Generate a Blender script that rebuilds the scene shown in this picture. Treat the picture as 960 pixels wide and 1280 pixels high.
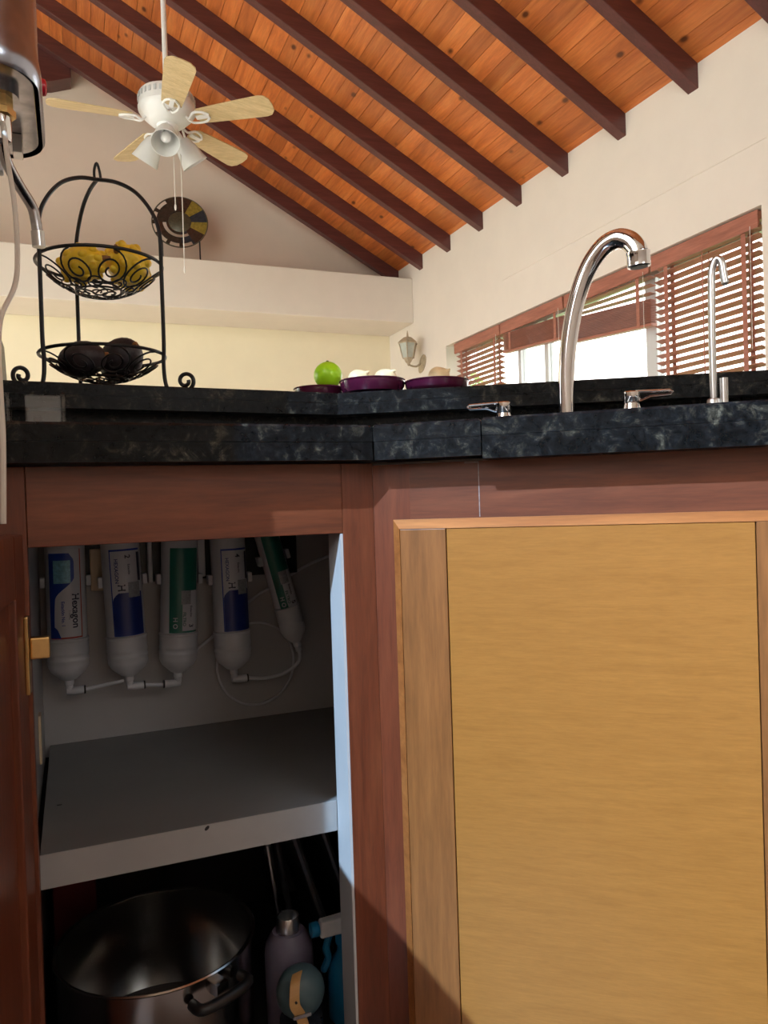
import bpy, math, random
from mathutils import Vector, Matrix
random.seed(7)
for o in list(bpy.data.objects): bpy.data.objects.remove(o)
S = bpy.context.scene
COL = S.collection
R = math.radians

# ------------------------------------------------------------------ camera
cam_d = bpy.data.cameras.new('camera'); cam = bpy.data.objects.new('camera', cam_d); COL.objects.link(cam)
cam_d.sensor_fit = 'HORIZONTAL'; cam_d.sensor_width = 36.0; cam_d.lens = 951.35 / 960 * 36.0
cam_d.clip_start = 0.02; cam_d.clip_end = 200
yaw, pitch, roll = R(22.2905), R(-0.58474), R(1.83667)
fwd = Vector((math.sin(yaw) * math.cos(pitch), math.cos(yaw) * math.cos(pitch), math.sin(pitch)))
r0 = Vector((math.cos(yaw), -math.sin(yaw), 0)); d0 = fwd.cross(r0)
rt = r0 * math.cos(roll) + d0 * math.sin(roll); dn = fwd.cross(rt)
cam.matrix_world = Matrix(((rt.x, -dn.x, -fwd.x, 0), (rt.y, -dn.y, -fwd.y, 0), (rt.z, -dn.z, -fwd.z, 0.807), (0, 0, 0, 1)))
S.camera = cam

# ------------------------------------------------------------------ sky, sun, exposure
w = bpy.data.worlds.new('sky'); S.world = w; w.use_nodes = True
bg = w.node_tree.nodes['Background']; bg.inputs[0].default_value = (1.0, 0.985, 0.96, 1); bg.inputs[1].default_value = 5.2
sun_d = bpy.data.lights.new('sun', 'SUN'); sun = bpy.data.objects.new('sun', sun_d); COL.objects.link(sun)
sun_d.energy = 6.5; sun_d.angle = R(0.6); sun_d.color = (0.52, 0.75, 1.0)
sun.rotation_euler = Vector((1.0, 0.70, -1.21)).to_track_quat('-Z', 'Y').to_euler()
sun.location = (-6, -4.2, 8)
S.view_settings.view_transform = 'Standard'; S.view_settings.look = 'None'
S.view_settings.gamma = 1.0; S.view_settings.use_curve_mapping = False
S.view_settings.exposure = 0.0

# ------------------------------------------------------------------ materials
def new_mat(name):
    m = bpy.data.materials.new(name); m.use_nodes = True
    nt = m.node_tree; return m, nt, nt.nodes['Principled BSDF']
def N(nt, t, **kw):
    n = nt.nodes.new(t)
    for k, v in kw.items(): setattr(n, k, v)
    return n
def setin(b, **kw):
    for k, v in kw.items():
        k = k.replace('_', ' ')
        if k in b.inputs: b.inputs[k].default_value = v
def ramp(nt, fac, stops):
    r = N(nt, 'ShaderNodeValToRGB'); e = r.color_ramp.elements
    while len(e) < len(stops): e.new(0.5)
    for i, (p, c) in enumerate(stops):
        e[i].position = p; e[i].color = (*c, 1)
    nt.links.new(fac, r.inputs[0]); return r.outputs[0]
def coords(nt, scale=(1, 1, 1), rot=(0, 0, 0), obj=True):
    tc = N(nt, 'ShaderNodeTexCoord'); mp = N(nt, 'ShaderNodeMapping')
    mp.inputs['Scale'].default_value = scale; mp.inputs['Rotation'].default_value = rot
    nt.links.new(tc.outputs['Object' if obj else 'Generated'], mp.inputs[0]); return mp.outputs[0]
def noise(nt, vec, scale, detail=4, rough=0.6, dist=0.0):
    n = N(nt, 'ShaderNodeTexNoise'); n.inputs['Scale'].default_value = scale; n.inputs['Detail'].default_value = detail
    n.inputs['Roughness'].default_value = rough; n.inputs['Distortion'].default_value = dist
    nt.links.new(vec, n.inputs['Vector']); return n.outputs['Fac']
def bump(nt, b, h, strength=0.1, dist=0.002):
    bp = N(nt, 'ShaderNodeBump'); bp.inputs['Strength'].default_value = strength; bp.inputs['Distance'].default_value = dist
    nt.links.new(h, bp.inputs['Height']); nt.links.new(bp.outputs[0], b.inputs['Normal'])
def mix(nt, a, b, fac, mode='MIX'):
    m = N(nt, 'ShaderNodeMix', data_type='RGBA', blend_type=mode)
    for s, v in ((0, fac), (6, a), (7, b)):
        if isinstance(v, (int, float)): m.inputs[s].default_value = v
        elif isinstance(v, tuple): m.inputs[s].default_value = (*v, 1)
        else: nt.links.new(v, m.inputs[s])
    return m.outputs[2]

def plain(name, col, rough=0.5, metal=0.0, var=0.06, nscale=30, bmp=0.03, **kw):
    m, nt, b = new_mat(name)
    v = coords(nt); n = noise(nt, v, nscale)
    d = tuple(max(0, c * (1 - var)) for c in col); l = tuple(min(1, c * (1 + var)) for c in col)
    nt.links.new(ramp(nt, n, [(0.3, d), (0.7, l)]), b.inputs['Base Color'])
    setin(b, Roughness=rough, Metallic=metal, **kw)
    if bmp: bump(nt, b, n, bmp, 0.001)
    return m
def wood(name, dark, mid, light, axis='X', scale=1.0, rough=0.4, coat=0.15, objvar=0.0, knots=False, fine=0.5, turn=0.0):
    m, nt, b = new_mat(name)
    st = {'X': (1.2, 14, 14), 'Y': (14, 1.2, 14), 'Z': (14, 14, 1.2)}[axis]
    vec = coords(nt, rot=(0, 0, turn)); mp2 = N(nt, 'ShaderNodeMapping'); mp2.inputs['Scale'].default_value = tuple(s * scale for s in st)
    nt.links.new(vec, mp2.inputs[0]); vec = mp2.outputs[0]
    if objvar:
        oi = N(nt, 'ShaderNodeObjectInfo'); ad = N(nt, 'ShaderNodeVectorMath', operation='MULTIPLY_ADD')
        nt.links.new(vec, ad.inputs[0]); ad.inputs[1].default_value = (1, 1, 1)
        sc = N(nt, 'ShaderNodeVectorMath', operation='SCALE'); sc.inputs[0].default_value = (37, 91, 53)
        nt.links.new(oi.outputs['Random'], sc.inputs['Scale']); nt.links.new(sc.outputs[0], ad.inputs[2]); vec = ad.outputs[0]
    n1 = noise(nt, vec, 1.6, 5, 0.6, 0.8); n2 = noise(nt, vec, 9.0, 3, 0.7)
    c = ramp(nt, n1, [(0.28, dark), (0.5, mid), (0.74, light)])
    f = ramp(nt, n2, [(0.35, (0.62, 0.62, 0.62)), (0.65, (1.08, 1.08, 1.08))])
    c = mix(nt, c, f, fine, 'MULTIPLY')
    if knots:
        kv = coords(nt, (5.0, 3.0, 5.0)); vo = N(nt, 'ShaderNodeTexVoronoi'); vo.inputs['Scale'].default_value = 1.5
        nt.links.new(kv, vo.inputs['Vector'])
        kf = ramp(nt, vo.outputs['Distance'], [(0.06, (1, 1, 1)), (0.13, (0, 0, 0))])
        c = mix(nt, c, tuple(x * 0.3 for x in dark), kf)
    if objvar:
        hs = N(nt, 'ShaderNodeHueSaturation'); mr = N(nt, 'ShaderNodeMapRange')
        mr.inputs['To Min'].default_value = 1 - objvar; mr.inputs['To Max'].default_value = 1 + objvar
        nt.links.new(oi.outputs['Random'], mr.inputs[0]); nt.links.new(mr.outputs[0], hs.inputs['Value']); nt.links.new(c, hs.inputs['Color']); c = hs.outputs[0]
    nt.links.new(c, b.inputs['Base Color']); setin(b, Roughness=rough, Coat_Weight=coat, Coat_Roughness=0.25)
    bump(nt, b, n2, 0.06, 0.001); return m

M = {}
M['red_wood_h'] = wood('sapele_rail', (0.115, 0.027, 0.010), (0.17, 0.042, 0.015), (0.225, 0.063, 0.024), 'X', 2.0, 0.42)
M['red_wood_r'] = wood('sapele_angled_rail', (0.105, 0.027, 0.012), (0.15, 0.040, 0.017), (0.195, 0.058, 0.026), 'X', 2.0, 0.42, turn=R(38.735))
M['red_wood_v'] = wood('sapele_stile', (0.115, 0.026, 0.010), (0.165, 0.039, 0.015), (0.21, 0.057, 0.022), 'Z', 2.0, 0.42)
M['brown_wood_v'] = wood('door_stile_wood', (0.205, 0.078, 0.022), (0.26, 0.099, 0.028), (0.32, 0.125, 0.036), 'Z', 1.5, 0.42)
M['edge_wood'] = wood('door_edge_wood', (0.26, 0.085, 0.022), (0.36, 0.125, 0.033), (0.46, 0.18, 0.05), 'X', 1.5, 0.38, turn=R(38.735))
M['gold_panel'] = wood('plywood_panel', (0.325, 0.135, 0.028), (0.36, 0.152, 0.033), (0.395, 0.17, 0.037), 'X', 5.5, 0.34, 0.15, fine=0.30, turn=R(38.735))
M['rafter_wood'] = wood('rafter_wood', (0.080, 0.020, 0.019), (0.105, 0.028, 0.026), (0.14, 0.040, 0.035), 'X', 1.0, 0.42, 0.2)
M['plank_wood'] = wood('pine_plank', (0.42, 0.105, 0.024), (0.60, 0.168, 0.038), (0.72, 0.25, 0.066), 'Y', 0.9, 0.4, 0.2, objvar=0.22, knots=True, fine=0.4)
M['blind_wood'] = wood('blind_wood', (0.30, 0.105, 0.070), (0.40, 0.145, 0.095), (0.48, 0.185, 0.125), 'Y', 1.0, 0.45)
M['blade_wood'] = wood('blade_maple', (0.55, 0.40, 0.20), (0.66, 0.50, 0.27), (0.74, 0.58, 0.34), 'X', 1.5, 0.45)
def granite():
    m, nt, b = new_mat('black_granite'); v = coords(nt)
    n1 = noise(nt, v, 42, 6, 0.75, 0.6); n2 = noise(nt, v, 130, 3, 0.7)
    c = ramp(nt, n1, [(0.45, (0.004, 0.005, 0.006)), (0.545, (0.009, 0.010, 0.012)), (0.62, (0.045, 0.042, 0.033)), (0.75, (0.15, 0.14, 0.11))])
    c = mix(nt, c, ramp(nt, n2, [(0.45, (0.5, 0.5, 0.5)), (0.7, (1.7, 1.7, 1.7))]), 0.8, 'MULTIPLY')
    nt.links.new(c, b.inputs['Base Color'])
    nt.links.new(ramp(nt, n1, [(0.3, (0.22, 0.22, 0.22)), (0.7, (0.42, 0.42, 0.42))]), b.inputs['Roughness'])
    setin(b, Specular_IOR_Level=0.14); bump(nt, b, n1, 0.15, 0.002); return m
M['granite'] = granite()
M['wall'] = plain('cream_plaster', (0.79, 0.72, 0.635), 0.85, 0, 0.02, 6, 0.03)
M['wall_up'] = plain('taupe_plaster', (0.80, 0.675, 0.585), 0.85, 0, 0.02, 6, 0.03)
M['wall_low'] = plain('yellow_cream_plaster', (0.85, 0.76, 0.56), 0.85, 0, 0.02, 6, 0.03)
M['dark_floor'] = plain('low_bounce_floor_tile', (0.13, 0.07, 0.045), 0.5, 0, 0.1, 5, 0.02)  # dark tone chosen to cut light bounced onto the lower cabinet
M['floor'] = plain('pale_floor_tile', (0.70, 0.60, 0.50), 0.4, 0, 0.06, 4, 0.02)
M['bounce_slab'] = plain('pale_bounce_stone', (0.62, 0.55, 0.47), 0.8, 0, 0.08, 3, 0.05)
M['ground'] = plain('lawn_ground', (0.16, 0.24, 0.07), 0.9, 0, 0.3, 3, 0.2)
M['white_paint'] = plain('white_paint', (0.50, 0.51, 0.53), 0.5, 0, 0.03, 12)
M['carcass'] = plain('white_melamine', (0.42, 0.40, 0.40), 0.32, 0, 0.05, 5)
M['shaded_board'] = plain('shade_darkened_board', (0.022, 0.021, 0.024), 0.6, 0, 0.2, 8)  # shade below the shelf is put into this near-black board colour
M['shelf_shaded'] = plain('shaded_shelf_board', (0.20, 0.195, 0.195), 0.5, 0, 0.08, 6)  # dim light on the white shelf top is put into this grey
M['shelf_edge'] = plain('worn_white_edge', (0.36, 0.355, 0.355), 0.5, 0, 0.08, 9)
M['plastic'] = plain('white_plastic', (0.62, 0.62, 0.65), 0.35, 0, 0.02, 20, 0)
M['fanwhite'] = plain('white_enamel', (0.82, 0.82, 0.82), 0.3, 0, 0.02, 20, 0)
M['frost'] = plain('frosted_glass', (0.88, 0.88, 0.87), 0.35, 0, 0.02, 20, 0, Transmission_Weight=0.35)
M['lantern_glass'] = plain('smoky_lantern_glass', (0.42, 0.44, 0.38), 0.2, 0, 0.1, 20, 0)
M['carton_red'] = plain('dark_red_card', (0.14, 0.008, 0.012), 0.6)
M['chrome'] = plain('chrome', (0.80, 0.80, 0.82), 0.07, 1.0, 0.02, 20, 0)
M['heater_chrome'] = plain('worn_chrome', (0.40, 0.43, 0.52), 0.24, 1.0, 0.2, 25, 0.06)
M['dullchrome'] = plain('scratched_steel', (0.42, 0.42, 0.44), 0.22, 1.0, 0.35, 40, 0.1)
M['steel'] = plain('polished_steel', (0.40, 0.39, 0.38), 0.2, 1.0, 0.03, 20, 0)
M['brushed'] = plain('brushed_nickel', (0.60, 0.60, 0.60), 0.28, 1.0, 0.03, 60, 0)
M['brass'] = plain('brass', (0.72, 0.48, 0.20), 0.28, 1.0, 0.06, 60, 0.05)
M['iron'] = plain('black_iron', (0.020, 0.022, 0.026), 0.38, 0.3, 0.2, 60, 0.05)
M['black'] = plain('black_plastic', (0.012, 0.012, 0.013), 0.35, 0, 0.1, 40, 0)
M['purple'] = plain('plum_glaze', (0.085, 0.010, 0.035), 0.12, 0, 0.1, 20, 0, Coat_Weight=0.6)
M['lime'] = plain('lime_skin', (0.46, 0.92, 0.02), 0.3, 0, 0.06, 60, 0.1)
M['onion'] = plain('onion_skin', (0.88, 0.68, 0.40), 0.35, 0, 0.18, 25, 0.05)
M['dragon'] = plain('yellow_fruit_skin', (0.95, 0.64, 0.04), 0.4, 0, 0.12, 50, 0.1)
M['dragon_tip'] = plain('brown_fruit_tip', (0.25, 0.11, 0.03), 0.6, 0, 0.3, 80)
M['avocado'] = plain('avocado_skin', (0.026, 0.020, 0.026), 0.5, 0, 0.5, 140, 0.7)
M['cord'] = plain('white_cord', (0.70, 0.66, 0.60), 0.4, 0, 0.02, 20, 0)
M['red'] = plain('red_plastic', (0.55, 0.012, 0.03), 0.25, 0, 0.05, 20, 0)
M['alu'] = plain('white_aluminium', (0.62, 0.64, 0.66), 0.4, 0.2, 0.02, 20, 0)
M['antique'] = plain('antique_cream_metal', (0.42, 0.345, 0.24), 0.45, 0.3, 0.2, 60, 0.1)
M['blue'] = plain('label_blue', (0.012, 0.055, 0.36), 0.35, 0, 0.05, 30, 0)
M['navy'] = plain('label_navy', (0.012, 0.03, 0.20), 0.35, 0, 0.05, 30, 0)
M['sky'] = plain('label_light_blue', (0.20, 0.48, 0.60), 0.3, 0, 0.3, 200, 0)
M['green'] = plain('label_green', (0.008, 0.15, 0.11), 0.35, 0, 0.05, 30, 0)
M['label'] = plain('label_white', (0.66, 0.66, 0.70), 0.4, 0, 0.02, 30, 0)
M['ink'] = plain('label_ink', (0.03, 0.035, 0.07), 0.5, 0, 0.02, 30, 0)
M['inkred'] = plain('label_red_line', (0.45, 0.04, 0.02), 0.5, 0, 0.02, 30, 0)
M['greysq'] = plain('label_grey_patch', (0.33, 0.34, 0.36), 0.4, 0, 0.3, 300, 0)
M['beige'] = plain('beige_plastic', (0.66, 0.50, 0.33), 0.45, 0, 0.06, 30)
M['lilac'] = plain('lilac_powder_coat', (0.14, 0.12, 0.17), 0.5, 0, 0.06, 60, 0.05)
M['teal_grey'] = plain('slate_teal_plastic', (0.07, 0.12, 0.14), 0.45, 0, 0.06, 60, 0.05)
M['leather'] = plain('tan_leather', (0.50, 0.28, 0.10), 0.55, 0, 0.12, 80, 0.1)
M['bluebottle'] = plain('blue_plastic', (0.012, 0.16, 0.34), 0.3, 0, 0.05, 30, 0)
M['darktray'] = plain('dark_nonstick', (0.055, 0.058, 0.068), 0.35, 0.3, 0.1, 30)
M['olive'] = plain('olive_plastic', (0.10, 0.13, 0.03), 0.45, 0, 0.1, 30)
M['amber'] = plain('amber_glass', (0.24, 0.17, 0.03), 0.2, 0, 0.3, 60, 0)
M['umber'] = plain('dark_umber_glass', (0.035, 0.024, 0.018), 0.2, 0, 0.4, 60, 0)
M['smoke'] = plain('smoky_blue_glass', (0.025, 0.03, 0.042), 0.2, 0, 0.3, 60, 0)
M['bronze'] = plain('olive_bronze', (0.085, 0.072, 0.045), 0.4, 0.2, 0.3, 90, 0.1)
M['rust'] = plain('rust_glass', (0.045, 0.022, 0.015), 0.25, 0, 0.3, 60, 0)
M['caulk'] = plain('white_caulk', (0.30, 0.25, 0.25), 0.7, 0, 0.3, 200)
M['leaf'] = plain('leaf_green', (0.22, 0.40, 0.06), 0.6, 0, 0.35, 9, 0.1)
M['bark'] = plain('bark', (0.12, 0.08, 0.05), 0.9, 0, 0.3, 12, 0.3)
def glass(name, tint=(1, 1, 1), gl=0.08):
    m = bpy.data.materials.new(name); m.use_nodes = True; nt = m.node_tree
    nt.nodes.remove(nt.nodes['Principled BSDF']); out = nt.nodes['Material Output']
    t = N(nt, 'ShaderNodeBsdfTransparent'); t.inputs[0].default_value = (*tint, 1)
    g = N(nt, 'ShaderNodeBsdfGlossy'); g.inputs['Roughness'].default_value = 0.05
    lw = N(nt, 'ShaderNodeLayerWeight'); lw.inputs[0].default_value = 0.35
    ad = N(nt, 'ShaderNodeMath', operation='MULTIPLY_ADD'); ad.inputs[1].default_value = 0.35; ad.inputs[2].default_value = gl * 0.5
    nt.links.new(lw.outputs['Fresnel'], ad.inputs[0])
    mx = N(nt, 'ShaderNodeMixShader'); nt.links.new(ad.outputs[0], mx.inputs[0])
    nt.links.new(t.outputs[0], mx.inputs[1]); nt.links.new(g.outputs[0], mx.inputs[2]); nt.links.new(mx.outputs[0], out.inputs[0]); return m
M['glass'] = glass('window_glass'); M['clear'] = glass('clear_plastic', (0.86, 0.88, 0.9), 0.12)

# ------------------------------------------------------------------ mesh helpers
class MB:
    def __init__(s): s.v = []; s.f = []
    def add(s, vs, fs):
        b = len(s.v); s.v += [tuple(v) for v in vs]; s.f += [tuple(i + b for i in f) for f in fs]; return s
    def hexa(s, p):          # 8 points: bottom 4 ccw, top 4 ccw
        return s.add(p, [(3, 2, 1, 0), (4, 5, 6, 7), (0, 1, 5, 4), (1, 2, 6, 5), (2, 3, 7, 6), (3, 0, 4, 7)])
    def box(s, x0, x1, y0, y1, z0, z1):
        return s.hexa([(x0, y0, z0), (x1, y0, z0), (x1, y1, z0), (x0, y1, z0), (x0, y0, z1), (x1, y0, z1), (x1, y1, z1), (x0, y1, z1)])
    def frame_box(s, o, ax, ay, az, x0, x1, y0, y1, z0, z1):   # box in a local frame
        o, ax, ay, az = map(Vector, (o, ax, ay, az))
        P = lambda x, y, z: o + ax * x + ay * y + az * z
        return s.hexa([P(x0, y0, z0), P(x1, y0, z0), P(x1, y1, z0), P(x0, y1, z0), P(x0, y0, z1), P(x1, y0, z1), P(x1, y1, z1), P(x0, y1, z1)])
    def prism(s, poly, z0, z1):  # ccw polygon in xy
        n = len(poly)
        vs = [(x, y, z0) for x, y in poly] + [(x, y, z1) for x, y in poly]
        return s.add(vs, [tuple(range(n))[::-1], tuple(range(n, 2 * n))] + [(i, (i + 1) % n, n + (i + 1) % n, n + i) for i in range(n)])
    def slab(s, poly, z0, z1, ch):     # convex ccw polygon with a chamfered top edge
        n = len(poly); P = [Vector((x, y)) for x, y in poly]; ins = []
        for i in range(n):
            a, b, c = P[i - 1], P[i], P[(i + 1) % n]; u = (b - a).normalized(); v = (c - b).normalized()
            nu, nv = Vector((-u.y, u.x)), Vector((-v.y, v.x)); k = ch / max(1 + nu.dot(nv), .2); ins.append(b + (nu + nv) * k)
        vs = [(*p, z0) for p in P] + [(*p, z1 - ch) for p in P] + [(*p, z1) for p in ins]
        fs = [tuple(range(n))[::-1], tuple(range(2 * n, 3 * n))]
        for o in (0, n): fs += [(o + i, o + (i + 1) % n, o + n + (i + 1) % n, o + n + i) for i in range(n)]
        return s.add(vs, fs)
    def extrude(s, poly, d):     # any planar 3d polygon pushed along d
        d = Vector(d); n = len(poly); vs = [Vector(p) for p in poly]; vs += [p + d for p in vs]
        return s.add(vs, [tuple(range(n))[::-1], tuple(range(n, 2 * n))] + [(i, (i + 1) % n, n + (i + 1) % n, n + i) for i in range(n)])
    def tube(s, pts, r, n=8, closed=False, cap=True):
        pts = [Vector(p) for p in pts]; m = len(pts); rr = r if isinstance(r, (list, tuple)) else [r] * m
        T = []
        for i in range(m):
            a = pts[(i - 1) % m] if closed or i > 0 else pts[i]; b = pts[(i + 1) % m] if closed or i < m - 1 else pts[i]
            t = (b - a); T.append(t.normalized() if t.length > 1e-9 else Vector((0, 0, 1)))
        u = T[0].orthogonal().normalized(); base = len(s.v)
        for i in range(m):
            u = (u - T[i] * u.dot(T[i])); u = u.normalized() if u.length > 1e-9 else T[i].orthogonal().normalized()
            w_ = T[i].cross(u)
            for k in range(n):
                a = 2 * math.pi * k / n; s.v.append(tuple(pts[i] + (u * math.cos(a) + w_ * math.sin(a)) * rr[i]))
        for i in range(m if closed else m - 1):
            j = (i + 1) % m
            for k in range(n): s.f.append((base + i * n + k, base + i * n + (k + 1) % n, base + j * n + (k + 1) % n, base + j * n + k))
        if cap and not closed:
            s.f.append(tuple(base + k for k in range(n))[::-1]); s.f.append(tuple(base + (m - 1) * n + k for k in range(n)))
        return s
    def lathe(s, prof, n=24, c=(0, 0, 0), ax=None, sx=1.0, sy=1.0):   # prof (r, h) bottom to top about axis
        c = Vector(c); A = Vector(ax).normalized() if ax else Vector((0, 0, 1)); U = A.orthogonal().normalized() if ax else Vector((1, 0, 0)); W = A.cross(U)
        b = len(s.v); m = len(prof)
        for r, h in prof:
            r = max(r, 1e-5)
            for k in range(n):
                a = 2 * math.pi * k / n; s.v.append(tuple(c + U * (r * math.cos(a) * sx) + W * (r * math.sin(a) * sy) + A * h))
        for i in range(m - 1):
            for k in range(n): s.f.append((b + i * n + k, b + i * n + (k + 1) % n, b + (i + 1) * n + (k + 1) % n, b + (i + 1) * n + k))
        if prof[0][0] > 1e-4: s.f.append(tuple(b + k for k in range(n))[::-1])
        if prof[-1][0] > 1e-4: s.f.append(tuple(b + (m - 1) * n + k for k in range(n)))
        return s
    def ball(s, c, rx, ry, rz, nu=20, nv=12, fn=None):
        c = Vector(c); b = len(s.v)
        for j in range(nv + 1):
            ph = math.pi * j / nv - math.pi / 2
            for i in range(nu):
                th = 2 * math.pi * i / nu; k = fn(th, ph) if fn else 1
                s.v.append((c.x + rx * k * math.cos(ph) * math.cos(th), c.y + ry * k * math.cos(ph) * math.sin(th), c.z + rz * k * math.sin(ph)))
        for j in range(nv):
            for i in range(nu): s.f.append((b + j * nu + i, b + j * nu + (i + 1) % nu, b + (j + 1) * nu + (i + 1) % nu, b + (j + 1) * nu + i))
        return s
    def xf(s, mat):
        s.v = [tuple(mat @ Vector(v)) for v in s.v]; return s
    def build(s, name, mat, parent=None, smooth=False, bevel=0.0, world=True, seg=2):
        me = bpy.data.meshes.new(name)
        off = root_off(parent) if (world and parent) else Vector((0, 0, 0))
        me.from_pydata([tuple(Vector(v) - off) for v in s.v], [], s.f); me.validate(); me.update()
        me.materials.append(M[mat] if isinstance(mat, str) else mat)
        o = bpy.data.objects.new(name, me); COL.objects.link(o); o.parent = parent
        if smooth:
            for p in me.polygons: p.use_smooth = True
            me.set_sharp_from_angle(angle=R(40))
        if bevel:
            bv = o.modifiers.new('bevel', 'BEVEL'); bv.width = bevel; bv.segments = seg; bv.limit_method = 'ANGLE'; bv.angle_limit = R(35)
        return o
def root_off(p):
    v = Vector((0, 0, 0))
    while p: v += p.location; p = p.parent
    return v
def tag(o, label, cat, group=None):
    o['label'] = label; o['category'] = cat
    if group: o['group'] = group
    return o
def thing(name, label, cat, loc=(0, 0, 0), rot=(0, 0, 0), group=None):
    o = bpy.data.objects.new(name, None); o.empty_display_size = 0.05; COL.objects.link(o); o.location = loc; o.rotation_euler = rot
    return tag(o, label, cat, group)
def structure(o, label, cat='structure'):
    o['kind'] = 'structure'; o['label'] = label; o['category'] = cat; return o
def smooth_path(pts, n=6):     # Catmull-Rom
    P = [Vector(p) for p in pts]; out = []
    for i in range(len(P) - 1):
        a = P[max(i - 1, 0)]; b = P[i]; c = P[i + 1]; d = P[min(i + 2, len(P) - 1)]
        for k in range(n):
            t = k / n; out.append(0.5 * ((2 * b) + (c - a) * t + (2 * a - 5 * b + 4 * c - d) * t * t + (3 * b - a - 3 * c + d) * t ** 3))
    out.append(P[-1]); return out

# ------------------------------------------------------------------ frames of the two cabinet runs
K = Vector((0.327, 0.826, 0.0))                 # inner corner of the counter front
PSI = R(38.735); RD = Vector((math.cos(PSI), -math.sin(PSI), 0)); RN = Vector((math.sin(PSI), math.cos(PSI), 0)); UP = Vector((0, 0, 1))
OVER = 0.032
YC = 0.859                                      # left cabinet face
FC = Vector((0.3386, 0.859, 0))                 # corner of the cabinet faces
XW, YB = 2.4, 5.618                             # window wall, back wall
TS = math.tan(R(28.5))
def roof_z(x, y, xw=XW): return 2.548 + 0.0192 * (y - 2.36) + (xw - x) * TS
RIDGE = -0.6
YREAR = -1.05

# ================================================================== SETTING
structure(MB().box(-3.7, 2.56, 1.3, YB + 0.15, -0.12, 0).build('floor', 'floor'), 'pale tiled floor of the living area', 'floor')
structure(MB().box(-1.42, 2.56, YREAR, 1.3, -0.12, 0).build('floor_kitchen', 'dark_floor'), 'unseen kitchen floor kept dark to cut bounced light', 'floor')  # unseen floor, darkened to keep bounce off the lower cabinet
structure(MB().box(-30, 40, -30, 40, -0.4, -0.13).build('ground', 'ground'), 'green ground outside the house', 'ground')
structure(MB().box(-14, -3.705, -8, 14, -.13, -.10).build('bounce_slab', 'bounce_slab'), 'unseen pale slab added beside the house to bounce light', 'bounce_slab')  # added out of view as a reflector for ceiling and gable
# window wall with recess
wy0, wy1, wz0, wz1 = 2.075, 4.645, 0.95, 1.872
mb = MB()
def wslab(y0, y1, z0, z1a, z1b):
    mb.hexa([(XW, y0, z0), (XW + .16, y0, z0), (XW + .16, y1, z0), (XW, y1, z0), (XW, y0, z1a), (XW + .16, y0, z1a), (XW + .16, y1, z1b), (XW, y1, z1b)])
rz = lambda y: roof_z(XW, y) + 0.004
wslab(YREAR, wy0, 0, rz(YREAR), rz(wy0)); wslab(wy1, YB + .15, 0, rz(wy1), rz(YB + .15))
wslab(wy0, wy1, 0, wz0, wz0); wslab(wy0, wy1, wz1, rz(wy0), rz(wy1))
structure(mb.build('wall_right', 'wall'), 'cream plaster wall holding the window with wooden blinds', 'wall')
structure(MB().tube([(XW - .0005, 1.2, 2.107), (XW - .0005, 2.2, 2.107), (XW - .0005, 3.9, 2.107)], 0.0035, 6).build('trim_1', 'wall', smooth=True), 'thin plaster joint line, built as a bead, along the window wall above the blinds', 'trim')  # plaster joint line modelled as a thin raised bead
# back wall: gable above, yellower paint below the ledge
zt = 2.30
poly = [(-3.6, zt), (XW, zt), (XW, roof_z(XW, YB) + .004), (RIDGE, roof_z(RIDGE, YB) + .004), (-3.6, roof_z(XW, YB) + .004)]
structure(MB().extrude([(x, YB, z) for x, z in poly][::-1], (0, .15, 0)).build('wall_back', 'wall_up'), 'taupe gable wall behind the ceiling fan', 'wall')
structure(MB().box(-3.6, XW, YB, YB + .15, 0, zt).build('wall_back_lower', 'wall_low'), 'yellow cream wall under the plaster ledge', 'wall')
structure(MB().box(-3.6, XW, 5.155, YB, 2.147, 2.478).build('trim_2', 'wall', bevel=.006), 'cream plaster ledge across the back wall', 'trim')
# side wall stub carrying the heater
structure(MB().box(-.26, -.117, .97, 1.60, 0, 2.25).box(-.26, -.117, .627, .97, 0, 1.32).build('wall_left', 'wall'), 'short white wall beside the counter', 'wall')
# unseen end and side walls added, with openings, to shape the incoming light
kx0, kx1, kz0, kz1 = .55, 1.25, 1.50, 2.25      # unseen opening added behind the camera for frontal fill light
mb = MB().box(-1.42, 2.56, YREAR - .12, YREAR, 0, kz0).box(-1.42, kx0, YREAR - .12, YREAR, kz0, kz1).box(kx1, 2.56, YREAR - .12, YREAR, kz0, kz1)
mb.extrude([(-1.42, YREAR, kz1), (2.56, YREAR, kz1), (2.56, YREAR, roof_z(2.56, YREAR)), (RIDGE, YREAR, roof_z(RIDGE, YREAR)), (-1.42, YREAR, roof_z(2 * RIDGE + 1.42, YREAR))], (0, -.12, 0))
structure(mb.build('wall_added_rear', 'wall'), 'unseen cream wall with a fill light opening, added behind the camera', 'wall')
hy0, hy1, hz0, hz1 = -.98, .25, 1.30, 3.45  # opening in the added side wall, placed to let the sun through
zk = roof_z(2 * RIDGE + 1.42, 0) - .02
mb = MB().box(-1.42, -1.30, YREAR, hy0, 0, zk).box(-1.42, -1.30, hy1, .40, 0, zk).box(-1.42, -1.30, hy0, hy1, 0, hz0).box(-1.42, -1.30, hy0, hy1, hz1, zk)
structure(mb.build('wall_added_side', 'wall'), 'unseen cream side wall added with a high opening for the sun', 'wall')
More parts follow.
